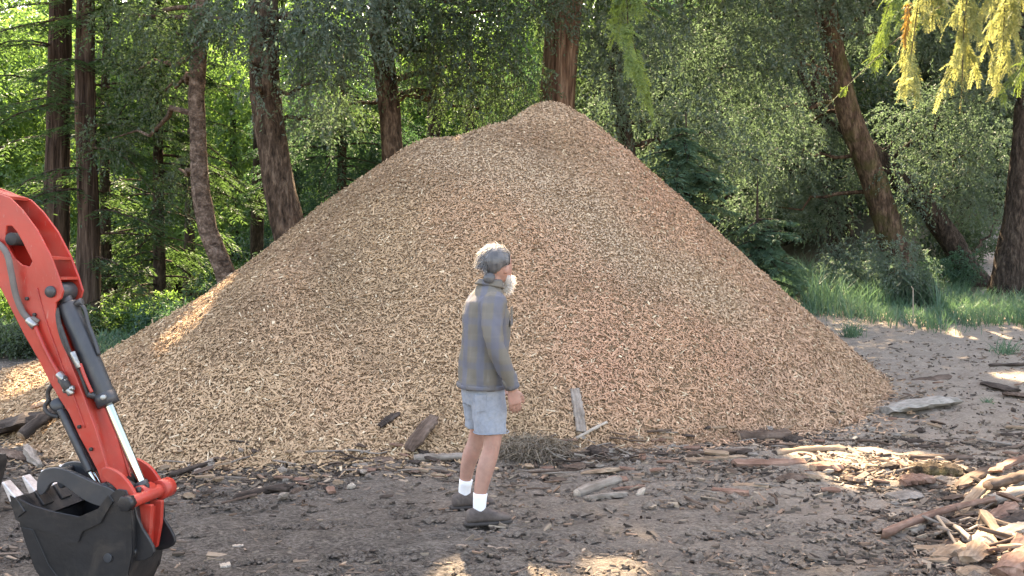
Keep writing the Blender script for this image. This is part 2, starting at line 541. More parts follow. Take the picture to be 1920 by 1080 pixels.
# ------------------------------------------------------------------ the chip pile
def pile():
    root = thing('wood_chip_pile', (0.2, 11.5, 0), 'huge tan wood chip mound filling the middle of the clearing', 'chip pile')
    b = MB()
    V, F = grid(np.arange(-9, 6.6, .06), np.arange(6.2, 17.5, .06), ph)
    keep = (V[:, 2] > zg(V[:, 0], V[:, 1]) - .12)
    F = F[keep[F].all(1)]
    used = np.unique(F); mp = np.full(len(V), -1); mp[used] = np.arange(len(used))
    b.add(V[used], mp[F])
    b.build('mound', M['mound'], root, True)
    # chips
    N = 480000
    x = rng.uniform(-9, 6.4, N); y = rng.uniform(6.2, 16, N)
    z = ph(x, y); e = .04
    gx = (ph(x + e, y) - ph(x - e, y)) / (2 * e); gy = (ph(x, y + e) - ph(x, y - e)) / (2 * e)
    nrm = unit(np.stack([-gx, -gy, np.ones(N)], 1))
    face = (nrm * unit(np.stack([-x, -y, CAMH - z], 1))).sum(1)
    gz = zg(x, y)
    w = np.clip(face + .15, 0.012, 1) * (1 / nrm[:, 2])
    low = z < gz + .02
    ok = ((z > gz - .03) | ((z > gz - .5) & (rng.random(N) < .22 * np.exp((z - gz) / .16)))) & (rng.random(N) < w * 1.0)
    z = np.where(low, np.maximum(z, gz + .012), z); nrm = np.where(low[:, None], np.array([0, 0, 1.]), nrm)
    x, y, z, nrm, gz = x[ok], y[ok], z[ok], nrm[ok], gz[ok]
    if len(x) > 110000:
        s = rng.choice(len(x), 104000, replace=False); x, y, z, nrm = x[s], y[s], z[s], nrm[s]
    n = len(x)
    L = np.clip(rng.lognormal(math.log(.034), .45, n), .02, .15); W = np.clip(rng.lognormal(math.log(.0105), .35, n), .005, .03); T = rng.uniform(.002, .005, n)
    # finer, dusty band; crest also paled for light on its upturned slopes
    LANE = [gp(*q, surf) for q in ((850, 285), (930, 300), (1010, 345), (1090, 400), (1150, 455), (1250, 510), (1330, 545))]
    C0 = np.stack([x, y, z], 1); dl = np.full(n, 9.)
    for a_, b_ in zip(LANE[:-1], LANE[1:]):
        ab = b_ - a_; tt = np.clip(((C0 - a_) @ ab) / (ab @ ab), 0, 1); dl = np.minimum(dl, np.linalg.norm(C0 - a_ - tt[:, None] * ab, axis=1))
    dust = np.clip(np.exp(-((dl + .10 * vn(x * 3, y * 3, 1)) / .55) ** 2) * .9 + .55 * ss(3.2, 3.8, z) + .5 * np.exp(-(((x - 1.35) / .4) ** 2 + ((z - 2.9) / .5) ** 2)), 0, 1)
    L *= (1 - .45 * dust) * (1 + .55 * ss(1.1, .15, z - .1) * rng.random(n))
    t = rng.normal(size=(n, 3)); t[:, 2] -= .35; t = unit(t - nrm * (t * nrm).sum(1)[:, None])
    nn = unit(nrm + rng.normal(size=(n, 3)) * .27)
    t = unit(t - nn * (t * nn).sum(1)[:, None]); s_ = np.cross(nn, t)
    C = np.stack([x, y, z], 1) + nrm * rng.uniform(.0, .02, n)[:, None]
    tap = rng.uniform(.35, 1, n)[:, None]; cur = (rng.normal(size=n) * .12)[:, None]
    l, w_, th = L[:, None] / 2, W[:, None] / 2, T[:, None]
    top, bot = nn * th, -nn * th
    V = np.stack([C - t * l - s_ * w_ + bot, C - t * l + s_ * w_ + bot, C + t * l + s_ * w_ * tap + bot + nn * cur * l, C + t * l - s_ * w_ * tap + bot + nn * cur * l,
                  C - t * l - s_ * w_ + top, C - t * l + s_ * w_ + top, C + t * l + s_ * w_ * tap + top + nn * cur * l, C + t * l - s_ * w_ * tap + top + nn * cur * l], 1)
    f = np.array([[4, 5, 6, 7], [0, 4, 7, 3], [1, 2, 6, 5]])
    F = (np.arange(n)[:, None, None] * 8 + f[None]).reshape(-1, 4)
    b = MB(); b.add(V.reshape(-1, 3), F)
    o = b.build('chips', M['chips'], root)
    # colours of the wood itself: tan left, redder right, grey-tan crest pale with dust and painted light, some dark, some very pale
    redness = np.clip(ss(-1.0, 1.8, x + .35 * vn(x * .8, y * .8, 3)) * .85 + .35 * vn(x * 1.3, y * 1.3, 9), 0, 1)
    tan = np.array([.42, .290, .180]); red = np.array([.47, .275, .180]); grey = np.array([.53, .40, .282]); dk = np.array([.19, .118, .070]); pale = np.array([.62, .50, .35])
    c = tan + (red - tan) * redness[:, None]
    damp = ss(-.1, .5, fbm(x * .8 + 4, y * .8, 5, 3) - .05)
    c = c * (1.06 - .34 * damp[:, None])
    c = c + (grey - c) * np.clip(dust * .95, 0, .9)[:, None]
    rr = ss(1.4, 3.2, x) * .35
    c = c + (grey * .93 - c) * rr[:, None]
    q = rng.random(n)
    c = np.where((q < .08)[:, None], dk, c); c = np.where((q > .965)[:, None], pale, c)
    c = c * rng.uniform(.80, 1.15, n)[:, None]
    cc = np.ones((n, 4)); cc[:, :3] = np.clip(c, 0, .8)
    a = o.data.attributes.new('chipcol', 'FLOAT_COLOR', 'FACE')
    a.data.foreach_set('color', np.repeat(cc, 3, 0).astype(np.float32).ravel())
    o['kind'] = 'stuff'
pile()

# ------------------------------------------------------------------ foliage generators
def sun_hole(p, r):
    HOLES.append((np.asarray(p, float), r))
HOLES = []
def hole_mask(P, m=0.0):
    keep = np.ones(len(P), bool)
    for c, r in HOLES:
        d = P - c
        t = d @ SUN
        q = np.linalg.norm(d - t[:, None] * SUN, axis=1)
        keep &= ~((t > .8) & (q < r * rng.uniform(.9, 1.15, len(P)) + m))
    return keep

FIR_P = at(1770, 120, 6.6)
PX, PY = -0.19, 5.58          # where the person stands
for p, r in [((PX + .06, PY, 1.66), .30), ((PX - .05, PY + .12, 1.52), .20),
             (gp(1530, 870), .30), (gp(1590, 862), .34), (gp(1660, 870), .34), (gp(1590, 892), .28), (gp(1730, 876), .26), (gp(1470, 872), .28),
             (gp(1150, 1078), .10), (gp(1905, 1060), .26), (gp(1885, 930), .22),
             (gp(1832, 628), .35), (gp(1900, 708), .15), (gp(385, 565, surf), .24), (gp(355, 600, surf), .16),
             (gp(80, 700, surf), .25), (at(15, 600, 20.5), 1.1), (at(255, 585, 18.6), .8), (at(350, 560, 17.2), .5), (at(20, 560, 20.5), .9), (gp(80, 795, surf), .14), (FIR_P, .62), (FIR_P + [0, 0, .5], .7)]:
    sun_hole(p, r)

def leaves_mesh(mb, P, D, N, L, W, tint, droop=0):
    """rhombic folded leaves: base P, direction D, normal N"""
    D = unit(D); S = unit(np.cross(D, N)); N = np.cross(S, D)
    l, w = L[:, None], W[:, None]
    V = np.stack([P, P + D * l * .45 + S * w * .5 + N * w * .12, P + D * l - N * l * .06, P + D * l * .45 - S * w * .5 + N * w * .12], 1)
    F = np.arange(len(P) * 4).reshape(-1, 4)
    mb.add(V.reshape(-1, 3), F, 0, tint)

def clump_leaves(mb, C, rad, ntw, m, L, tl, droop=.5, seedtint=0.0, hole=True, asp=.46):
    """twigs spread through an ellipsoid, leaves along every twig"""
    rad = np.asarray(rad, float)
    u = unit(rng.normal(size=(ntw, 3)))
    rr = rng.random(ntw) ** .55
    off = u * rr[:, None]
    st = C + off * rad
    d = unit(off * rad + rng.normal(size=(ntw, 3)) * .5 * rad.mean() + np.array([0, 0, -.25 * droop]) * rad.mean())
    k = np.linspace(.1, 1, m)[None, :, None]
    P = st[:, None, :] + d[:, None, :] * tl * k + np.array([0, 0, -1.]) * (droop * tl * k ** 2)
    tdir = unit(d[:, None, :] + np.array([0, 0, -2.]) * droop * k)
    side = unit(rng.normal(size=(ntw, m, 3)))
    D = unit(tdir * .7 + side * .9 + np.array([0, 0, -.35 * droop]))
    Nn = unit(np.array([0, 0, 1.]) + rng.normal(size=(ntw, m, 3)) * .75)
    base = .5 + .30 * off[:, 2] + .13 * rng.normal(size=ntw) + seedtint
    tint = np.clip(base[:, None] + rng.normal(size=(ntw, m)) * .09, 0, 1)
    Ls = L * rng.uniform(.65, 1.25, (ntw, m))
    P, D, Nn, tint, Ls = P.reshape(-1, 3), D.reshape(-1, 3), Nn.reshape(-1, 3), tint.ravel(), Ls.ravel()
    if hole:
        kp = hole_mask(P + D * (Ls * .5)[:, None], L * .5); P, D, Nn, tint, Ls = P[kp], D[kp], Nn[kp], tint[kp], Ls[kp]
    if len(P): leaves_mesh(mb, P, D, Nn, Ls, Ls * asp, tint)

def conifer_branch(lv, wood, base, az, length, droop, nl, L, rise=.1, seedtint=0., r0=.03):
    """one flat layered spray"""
    d = np.array([math.sin(az), math.cos(az), 0.])
    t = np.linspace(0, 1, 9)[:, None]
    path = base + d * length * t + np.array([0, 0, 1.]) * (rise * length * t - droop * length * t ** 2)
    path += np.cumsum(rng.normal(size=(9, 3)) * .02 * length, 0) * t
    if wood is not None: wood.add(*tube(path, np.linspace(r0, r0 * .2, 9), 5))
    # side branchlets
    s = rng.uniform(.12, 1, nl)
    seg = np.clip((s * 8).astype(int), 0, 7); fr = s * 8 - seg
    p0 = path[seg] * (1 - fr)[:, None] + path[seg + 1] * fr[:, None]
    side = np.where(rng.random(nl) < .5, -1., 1.)[:, None]
    perp = np.array([d[1], -d[0], 0.])
    sd = unit(d * rng.uniform(.35, .9, (nl, 1)) + perp * side + np.array([0, 0, -.25]) + rng.normal(size=(nl, 3)) * .14)
    bl = length * .34 * (1 - s * .55) * rng.uniform(.6, 1.2, nl)
    m = 7
    k = np.linspace(.08, 1, m)[None, :, None]
    P = p0[:, None, :] + sd[:, None, :] * bl[:, None, None] * k + np.array([0, 0, -.22]) * bl[:, None, None] * k ** 2
    alt = np.tile(np.where(np.arange(m) % 2, 1., -1.), (nl, 1))[:, :, None]
    sp = unit(np.cross(sd, [0, 0, 1.]))
    D = unit(sd[:, None, :] * .8 + sp[:, None, :] * alt * .8 + rng.normal(size=(nl, m, 3)) * .15 + np.array([0, 0, -.18]))
    Nn = unit(np.array([0, 0, 1.]) + rng.normal(size=(nl, m, 3)) * .3)
    tint = np.clip(.35 + .4 * s[:, None] + seedtint + rng.normal(size=(nl, m)) * .15, 0, 1)
    Ls = (L * rng.uniform(.6, 1.2, (nl, m))).ravel()
    P, D, Nn, tint = P.reshape(-1, 3), D.reshape(-1, 3), Nn.reshape(-1, 3), tint.ravel()
    kp = hole_mask(P + D * (Ls * .5)[:, None], L * .5)
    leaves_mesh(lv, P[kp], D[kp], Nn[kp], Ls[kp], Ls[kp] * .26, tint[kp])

def trunk_part(root, path, radii, mat, n=40, seg=22, rough=.10, freq=1.5, seed=1, name='trunk'):
    p = smooth_path(path, n)
    r = np.interp(np.linspace(0, 1, n), np.linspace(0, 1, len(radii)), radii)
    b = MB(); b.add(*tube(p, r, seg, rough, freq, seed))
    b.build(name, mat, root, True)
    return p, r

class Limbs:
    """collects branches and links every one as a part of its own"""
    def __init__(s): s.l = []
    def add(s, V, F):
        if V[:, 2].min() > 6.3 and not hole_mask(V, -.05).all(): return      # leave the sun its gap
        s.l.append((V, F))
    def build(s, name, mat, root, smooth=True):
        for V, F in s.l:
            b = MB(); b.add(V, F); b.build(name, mat, root, smooth)

def limb(wood, a, b, r, sag=.15, n=8):
    t = np.linspace(0, 1, n)[:, None]
    a, b = np.asarray(a), np.asarray(b)
    P = a + (b - a) * t + np.array([0, 0, 1.]) * (4 * sag * t * (1 - t)) * np.linalg.norm(b - a) * .3
    P[1:-1] += rng.normal(size=(n - 2, 3)) * .045 * np.linalg.norm(b - a)
    wood.add(*tube(P, np.linspace(r, r * .25, n), 6))

def broadleaf(name, label, path, radii, bark, leaf, seen, high, group=None, L=.075, seed=1, rough=.10, freq=1.5, cat='tree', seentw=300, hightint=0.0):
    """path: trunk points; seen: (px,py,depth,radius m, squash) clumps that hang in view; high: (x,y,z,r) clumps above the frame"""
    base = np.array(path[0])
    root = thing(name, tuple(base), label, cat, group)
    p, r = trunk_part(root, path, radii, bark, seed=seed, rough=rough, freq=freq)
    lv, wd = MB(), Limbs()
    def near_trunk(c):
        up = p[:, 2] < c[2] + .3
        d = np.linalg.norm(p - c, axis=1) + np.where(up, 0, 4) + np.where(p[:, 2] < base[2] + 2.0, 3, 0)
        return p[int(np.argmin(d))], r[int(np.argmin(d))]
    for px, py, Y, rad, sq in seen:
        c = at(px, py, Y)
        a, ra = near_trunk(c)
        limb(wd, a, c, min(.06, ra * .45), .1)
        clump_leaves(lv, c, (rad, rad, rad * sq), int(seentw * rad * rad * (.5 + sq)), 14, L, .42, .55)
    for x, y, z, rad in high:
        c = np.array([x, y, z])
        a, ra = near_trunk(c)
        limb(wd, a, c, min(.09, ra * .6), .1)
        clump_leaves(lv, c, (rad, rad, rad * .7), int(95 * rad * rad), 9, .20, .55, .4, hightint, asp=.6)
    wd.build('branch', bark, root, True)
    lv.build('crown', leaf, root)
    return root

def highs(cx, cy, z0, z1, spread, n, r=(1.1, 1.7)):
    o = []
    for i in range(n):
        z = z0 + (z1 - z0) * (i + .5) / n
        k = spread * (1.1 - .6 * abs((z - z0) / (z1 - z0) - .35))
        a = i * 2.4 + rng.random()
        q = k * math.sqrt(rng.uniform(.1, 1))
        o.append((cx + q * math.cos(a), cy + q * math.sin(a) * .8, z, rng.uniform(*r)))
    return o

def ext(path, H, dx=0., dy=0.):
    """continue a trunk upwards beyond the picture"""
    p = np.array(path[-1]); d = np.array(path[-1]) - np.array(path[-2]); d = d / max(.5, abs(d[2]))
    out = list(path)
    k = (H - p[2])
    out.append(p + np.array([d[0] * k * .25 + dx * .5, d[1] * k * .25 + dy * .5, k * .5]))
    out.append(p + np.array([d[0] * k * .3 + dx, d[1] * k * .3 + dy, k]))
    return out
def base_at(px, py, Y):
    p = at(px, py, Y); p[2] = float(zg(p[0], p[1])) - .15
    return p

# ---- broadleaf trees whose trunks stand behind and beside the pile
D4 = 15.6
broadleaf('slender_curved_tree', 'slender curved pinkish trunk rising from the left slope of the chip pile', ext([base_at(436, 640, D4), at(428, 522, D4), at(400, 460, D4), at(380, 380, D4), at(372, 260, D4), at(368, 180, D4), at(378, 60, D4), at(382, -30, D4)], 13, .6),
          [.195, .175, .15, .137, .128, .123, .11, .10, .08, .03], M['bark_pink'], M['oak'],
          [(330, 60, 15.2, .55, .8), (430, 40, 15.2, .6, .8), (280, 30, 15.9, .6, .8), (250, 130, 16.5, .45, .8), (230, 40, 16.6, .6, .8), (310, 170, 16.5, .5, .9), (340, 330, 17.4, .4, 1.1), (210, 260, 17.2, .5, .9)], highs(-5.4, 15.6, 7.6, 14, 2.3, 9), seed=4, freq=2.4, rough=.12)
D5 = 15.0
broadleaf('thick_oak_tree', 'thick straight brown trunk leaning left behind the left pile shoulder', ext([base_at(560, 640, D5), at(542, 440, D5), at(525, 350, D5), at(506, 240, D5), at(495, 160, D5), at(497, 60, D5), at(490, -40, D5)], 16, -.5, .5),
          [.33, .275, .25, .235, .23, .245, .21, .14, .05], M['bark_oak'], M['oakgrey'],
          [(560, 40, 14.3, .85, .75), (640, 60, 14.2, .75, .8), (450, 30, 14.4, .6, .6), (610, 150, 14.6, .6, .9), (585, 225, 15.4, .42, .9), (470, 120, 14.3, .16, 1.6), (480, 165, 14.4, .12, 1.6), (680, -10, 14.3, .8, .7)], highs(-3.6, 14.8, 7.4, 17, 3.1, 16), seed=9, freq=2.6, rough=.13)
D6 = 16.2
broadleaf('dark_oak_tree', 'dark forked trunk standing behind the left crest of the chip pile', ext([base_at(742, 640, D6), at(737, 310, D6), at(733, 240, D6), at(724, 150, D6), at(714, 80, D6), at(712, 10, D6), at(722, -60, D6)], 15, .5),
          [.24, .21, .20, .19, .20, .17, .14, .11, .04], M['bark_oak'], M['oak'],
          [(800, 90, 15.8, .8, .9), (880, 60, 15.6, .85, .8), (850, 160, 16.2, .65, .8), (930, 130, 16.3, .6, .9), (780, 10, 15.4, .7, .7), (950, 20, 15.8, .8, .8), (1040, 5, 16.4, .5, .7), (985, 160, 16.8, .45, .9), (700, 60, 15.6, .35, 1.2), (650, 200, 17, .55, .6), (900, 200, 17, .5, .6)], highs(-1.6, 16, 7.8, 16, 3.2, 16), seed=14, freq=2.4)
D8 = 20.8
broadleaf('leaning_oak_tree', 'mossy brown trunk leaning left above the grass verge, nearer one of the crossing pair', ext([base_at(1692, 540, D8), at(1680, 480, D8), at(1655, 390, D8), at(1628, 310, D8), at(1595, 225, D8), at(1575, 150, D8), at(1558, 75, D8), at(1545, -10, D8)], 15, -.6),
          [.34, .30, .28, .265, .25, .24, .22, .19, .12, .04], bark_mat('mossy bark', (.020, .014, .010), (.068, .045, .032), (.15, .105, .075), .3, 7, (.055, .055, .018)), M['oakgrey'],
          [(1450, 120, 20, 1.25, .8), (1370, 60, 19.6, 1.2, .8), (1480, 30, 20, 1.2, .8), (1560, 10, 19.8, .9, .7), (1400, 210, 20.6, 1.1, .7), (1300, 130, 20, 1.1, .8), (1470, 300, 21.5, .95, .8), (1420, 380, 22, .9, .9), (1650, 60, 21.2, .9, .8), (1510, 230, 22, .8, .7), (1240, 40, 19.5, 1.0, .8)], highs(7.2, 20.4, 9.5, 17, 3.6, 16, (1.3, 1.9)), seed=20, L=.085, freq=2.2, seentw=190)
D9 = 21.8
broadleaf('steeply_leaning_tree', 'dark trunk slanting steeply left behind the mossy leaning one', ext([base_at(1850, 560, D9), at(1822, 515, D9), at(1785, 455, D9), at(1750, 405, D9), at(1690, 340, D9), at(1640, 290, D9), at(1560, 215, D9 + .6), at(1500, 120, D9 + 1)], 11, -.6),
          [.30, .27, .26, .25, .22, .19, .14, .11, .08, .03], M['bark_dark'], M['oakgrey'],
          [(1760, 310, 21.5, 1.0, .9), (1830, 350, 22, .95, .9), (1720, 230, 21.4, .9, .9), (1850, 260, 21.6, .9, .9), (1700, 390, 22.4, .7, .9), (1880, 420, 23, .55, .8), (1800, 180, 21, .9, .9), (1715, 375, 20.9, .45, .8), (1680, 330, 20.6, .4, .8)], highs(9.5, 22, 9.0, 14, 2.6, 9, (1.2, 1.8)), seed=25, L=.08, seentw=230)
D10 = 19.6
broadleaf('flared_oak_tree', 'dark trunk with a flared foot cut by the right picture edge', ext([base_at(1882, 565, D10), at(1893, 500, D10), at(1907, 420, D10), at(1914, 330, D10), at(1920, 230, D10), at(1932, 100, D10), at(1925, -20, D10)], 15, -.4),
          [.40, .285, .23, .205, .19, .18, .16, .11, .04], M['bark_dark'], M['oakgrey'],
          [(1860, 120, 19.4, .8, .8), (1900, 60, 19.2, .9, .8), (1780, 40, 20, .9, .8)], highs(11.2, 19.4, 9.0, 16, 3.2, 13, (1.2, 1.8)), seed=31, L=.08, seentw=230)
D11 = 18.6
broadleaf('hidden_trunk_oak', 'dark branching trunk almost hidden in foliage right of the pile peak', ext([base_at(1190, 600, D11), at(1180, 330, D11), at(1168, 230, D11), at(1150, 140, D11), at(1165, 40, D11), at(1180, -40, D11)], 15, .4),
          [.22, .18, .17, .155, .14, .12, .10, .04], M['bark_dark'], M['oakgrey'],
          [(1130, 230, 18, .55, .8), (1190, 190, 18.2, .75, .8), (1110, 60, 17.6, .7, .8), (1200, 60, 17.8, .9, .8), (1270, 210, 18.6, .75, .8), (1150, 130, 17.4, .6, .8), (1230, 280, 19.4, .6, .6), (1330, 260, 19.2, .8, .8)], highs(2.6, 18.2, 8.3, 16, 3.2, 17, (1.2, 1.8)), seed=37, L=.08, seentw=250)
D12 = 23.5
broadleaf('grey_leaved_oak', 'grey green spreading tree filling the shade above the right slope', ext([base_at(1570, 560, D12), at(1560, 400, D12), at(1540, 250, D12), at(1520, 120, D12), at(1490, -20, D12)], 15, -.3),
          [.2, .17, .15, .14, .13, .1, .04], M['bark_dark'], M['oakgrey'],
          [(1340, 300, 19.8, .7, .7), (1400, 290, 20.2, .6, .8), (1500, 330, 22.6, .9, .8), (1540, 400, 22.8, .7, .8), (1590, 330, 22.8, .6, .8), (1560, 250, 22.6, .7, .8)], highs(5.3, 19.4, 9.0, 17, 3.2, 15, (1.3, 1.9)), seed=41, L=.08, seentw=250)

# ---- redwoods
def redwood(name, label, path, radii, bark, leaf, nb, z0, z1, blen, seed, L=.15, nl=60, tint=0., group=None, azr=None):
    base = np.array(path[0])
    root = thing(name, tuple(base), label, 'tree', group)
    p, r = trunk_part(root, path, radii, bark, n=46, seg=26, rough=.11, freq=2.0, seed=seed)
    lv, wd = MB(), Limbs()
    for i in range(nb):
        z = z0 + (z1 - z0) * (i + rng.random()) / nb
        k = int(np.argmin(abs(p[:, 2] - z)))
        az = rng.uniform(*azr) if azr and rng.random() < .8 else rng.uniform(0, 2 * math.pi)
        ln = blen * rng.uniform(.6, 1.15) * (1 - .45 * max(0, (z - 8) / 14))
        big = 1 if z < 8.5 else 2.0
        conifer_branch(lv, wd, p[k], az, ln, rng.uniform(.25, .55), int(nl / big ** 1.1), L * big, rng.uniform(.0, .2), tint)
    wd.build('branch', bark, root, True)
    lv.build('crown', leaf, root)

redwood('redwood_tree', 'tall straight redwood trunk, thicker of the pair at far left', ext([base_at(104, 640, 19.5), at(104, 520, 19.5), at(108, 300, 19.5), at(112, 100, 19.5), at(114, -30, 19.5)], 22),
        [.30, .245, .225, .21, .20, .16, .05], M['bark_red'], M['redwood'], 62, 2.0, 21, 2.7, 51, azr=(1.6, 4.7))
redwood('redwood_tree', 'tall straight redwood trunk, second from left, standing behind the red arm', ext([base_at(166, 632, 18.2), at(165, 560, 18.2), at(166, 400, 18.2), at(160, 220, 18.2), at(160, 60, 18.2), at(162, -40, 18.2)], 20),
        [.25, .205, .19, .15, .115, .105, .09, .03], M['bark_red'], M['redwood'], 62, 1.9, 19, 2.5, 53, azr=(.9, 4.2))
redwood('redwood_sapling', 'thin bare pole of a young redwood beside the left pair', ext([base_at(200, 630, 20.5), at(198, 400, 20.5), at(196, 200, 20.5), at(203, 20, 20.5)], 13),
        [.13, .11, .095, .085, .06, .02], M['bark_dark'], M['redwood'], 26, 2.4, 12, 2.0, 55)
redwood('redwood_tree', 'broad warm brown redwood trunk directly behind the pile peak', ext([base_at(1046, 620, 17.4), at(1046, 300, 17.4), at(1044, 200, 17.4), at(1052, 100, 17.4), at(1060, 0, 17.4)], 22),
        [.37, .35, .34, .30, .27, .22, .06], M['bark_redw'], M['redwood'], 40, 6.6, 21, 3.0, 57, nl=50)
redwood('young_fir_tree', 'dark blue-green young fir with flat tiers behind the right slope', [base_at(1290, 560, 17.0), at(1290, 420, 17.0), at(1288, 300, 17.0), at(1286, 210, 17.0)],
        [.06, .05, .035, .012], M['bark_dark'], M['fir'], 50, 1.9, 4.2, 1.0, 59, L=.10, nl=80, tint=.3, azr=(2.0, 4.4))
redwood('dark_fir_tree', 'small dark fir low beside the right pile flank near the grass', [base_at(1420, 560, 18.2), at(1420, 440, 18.2), at(1420, 330, 18.2)],
        [.05, .04, .01], M['bark_dark'], M['fir'], 30, 1.2, 2.6, .9, 61, L=.10, nl=70, tint=.25, azr=(2.0, 4.4))
redwood('shaded_fir_tree', 'blue-green fir between the thick trunk and the dark forked trunk', [base_at(640, 560, 20.5), at(640, 400, 20.5), at(642, 200, 20.5), at(640, 60, 20.5)],
        [.16, .13, .09, .03], M['bark_dark'], M['teal'], 56, 1.8, 7.0, 2.3, 63, L=.14, nl=70)
redwood('shaded_fir_tree', 'bushy green conifer filling the gap right of the redwood pair', [base_at(300, 600, 20.0), at(298, 400, 20.0), at(296, 200, 20.0), at(296, -60, 20.0)],
        [.15, .12, .09, .04], M['bark_dark'], M['redwood'], 66, 1.2, 8.2, 2.2, 65, L=.14, nl=72, tint=-.12)

# ---- slim dark trunks deeper in the wood
def bare(name, label, pts, radii, seed):
    root = thing(name, tuple(pts[0]), label, 'tree')
    p, r = trunk_part(root, ext(pts, 13), list(radii) + [radii[-1] * .5, .02], M['bark_dark'], seed=seed, seg=14)
    lv, wd = MB(), Limbs()
    for k in range(5):
        c = p[-1 - k * 3] + rng.normal(size=3) * [1.2, 1.0, .4]
        limb(wd, p[-4 - k * 3], c, .04)
        clump_leaves(lv, c, (1.2, 1.2, .8), 150, 8, .16, .5, .4)
    wd.build('branch', M['bark_dark'], root, True); lv.build('crown', M['teal'], root)
bare('slim_dark_tree', 'slim dark trunk just left of the thick leaning oak trunk', [base_at(482, 560, 22), at(482, 420, 22), at(486, 300, 22), at(480, 60, 22), at(476, -40, 22)], [.17, .16, .15, .12, .11], 71)
bare('slim_dark_tree', 'slim dark trunk in the gap left of the pile crest', [base_at(812, 560, 25), at(812, 300, 25), at(815, 180, 25), at(818, -30, 25)], [.25, .22, .2, .15], 72)
bare('slim_dark_tree', 'slim dark trunk against the bright gap nearest the pile peak', [base_at(880, 560, 27), at(880, 260, 27), at(881, 150, 27), at(876, -30, 27)], [.19, .16, .15, .12], 73)
bare('slim_dark_tree', 'slim dark trunk right beside the bend of the slender curved trunk', [base_at(352, 600, 24), at(358, 300, 24), at(362, 100, 24), at(356, -40, 24)], [.15, .13, .12, .1], 74)

# ---- bright wood behind: four crowns copied
def bg_variant(leaf, H, seed):
    lv = MB()
    for i in range(15):
        z = 1.0 + (H - 1.5) * (i + .5) / 15
        k = 2.3 * (1.05 - .75 * (z / H) ** 1.6)
        a = i * 2.4 + seed
        q = k * rng.uniform(.35, 1)
        clump_leaves(lv, np.array([q * math.cos(a), q * math.sin(a), z]), (1.35, 1.35, .75), 200, 9, .16, .55, .45, rng.normal() * .1, hole=False, asp=.5)
    return lv.mesh('background crown', leaf)
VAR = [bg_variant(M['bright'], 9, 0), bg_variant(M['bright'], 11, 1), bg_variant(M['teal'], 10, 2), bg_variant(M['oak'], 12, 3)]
tk = MB(); tk.add(*tube([(0, 0, -.4), (.05, 0, 3), (-.1, .1, 7), (0, 0, 10)], [.2, .17, .1, .03], 8))
TKM = tk.mesh('background trunk', M['bark_dark'], True)
def bgtree(px, Y, v, s, label, grp):
    x = (px - 960) / FPX * Y
    root = thing('woodland_tree', (x, Y, float(zg(x, Y))), label, 'tree', grp)
    for nm, me in (('trunk', TKM), ('crown', VAR[v])):
        c = bpy.data.objects.new(nm, me); col.objects.link(c); c.parent = root
    root.rotation_euler = (0, 0, rng.uniform(0, 6.28)); root.scale = (s, s, s * rng.uniform(.9, 1.1))
for px, Y, v, s in [(-190, 31, 1, 1.1), (-330, 29, 0, 1.1), (-260, 40, 1, 1.3), (-470, 36, 1, 1.3), (-160, 48, 0, 1.5), (-60, 29, 0, 1), (60, 32, 1, 1.05), (210, 30, 0, .95), (330, 33, 1, 1.1), (440, 29, 0, .9), (560, 34, 1, 1.1), (120, 39, 1, 1.2), (-40, 41, 1, 1.2), (290, 42, 0, 1.3), (470, 41, 1, 1.2), (650, 40, 0, 1.2), (780, 36, 1, 1.05), (880, 40, 0, 1.25), (980, 37, 1, 1.1), (820, 46, 1, 1.3), (1010, 47, 0, 1.3), (150, 50, 0, 1.4), (380, 51, 1, 1.4), (600, 52, 0, 1.4)]:
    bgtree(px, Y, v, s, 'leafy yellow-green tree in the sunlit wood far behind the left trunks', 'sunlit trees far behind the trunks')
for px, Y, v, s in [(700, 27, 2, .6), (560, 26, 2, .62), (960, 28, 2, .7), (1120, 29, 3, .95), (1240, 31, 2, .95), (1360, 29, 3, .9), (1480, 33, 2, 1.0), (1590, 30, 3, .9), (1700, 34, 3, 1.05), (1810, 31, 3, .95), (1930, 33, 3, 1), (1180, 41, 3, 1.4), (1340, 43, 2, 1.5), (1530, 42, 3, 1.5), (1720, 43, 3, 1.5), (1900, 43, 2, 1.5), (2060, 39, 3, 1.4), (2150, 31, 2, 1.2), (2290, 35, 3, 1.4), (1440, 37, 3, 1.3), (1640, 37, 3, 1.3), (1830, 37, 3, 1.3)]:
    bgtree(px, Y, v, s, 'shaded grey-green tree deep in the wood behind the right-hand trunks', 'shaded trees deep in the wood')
# far wood, one mass
lv = MB()
for i in range(150):
    Y = rng.uniform(58, 74); x = rng.uniform(-46, 46)
    clump_leaves(lv, np.array([x, Y, float(zg(x, Y)) + rng.uniform(1, 20)]), (3.2, 3.2, 2.2), 34, 6, .62, 1.1, .4, rng.normal() * .1, hole=False, asp=.6)
tag(lv.build('distant_woods', M['oak']), 'far-off wooded slope closing every gap between the trees', 'woods', kind='stuff')

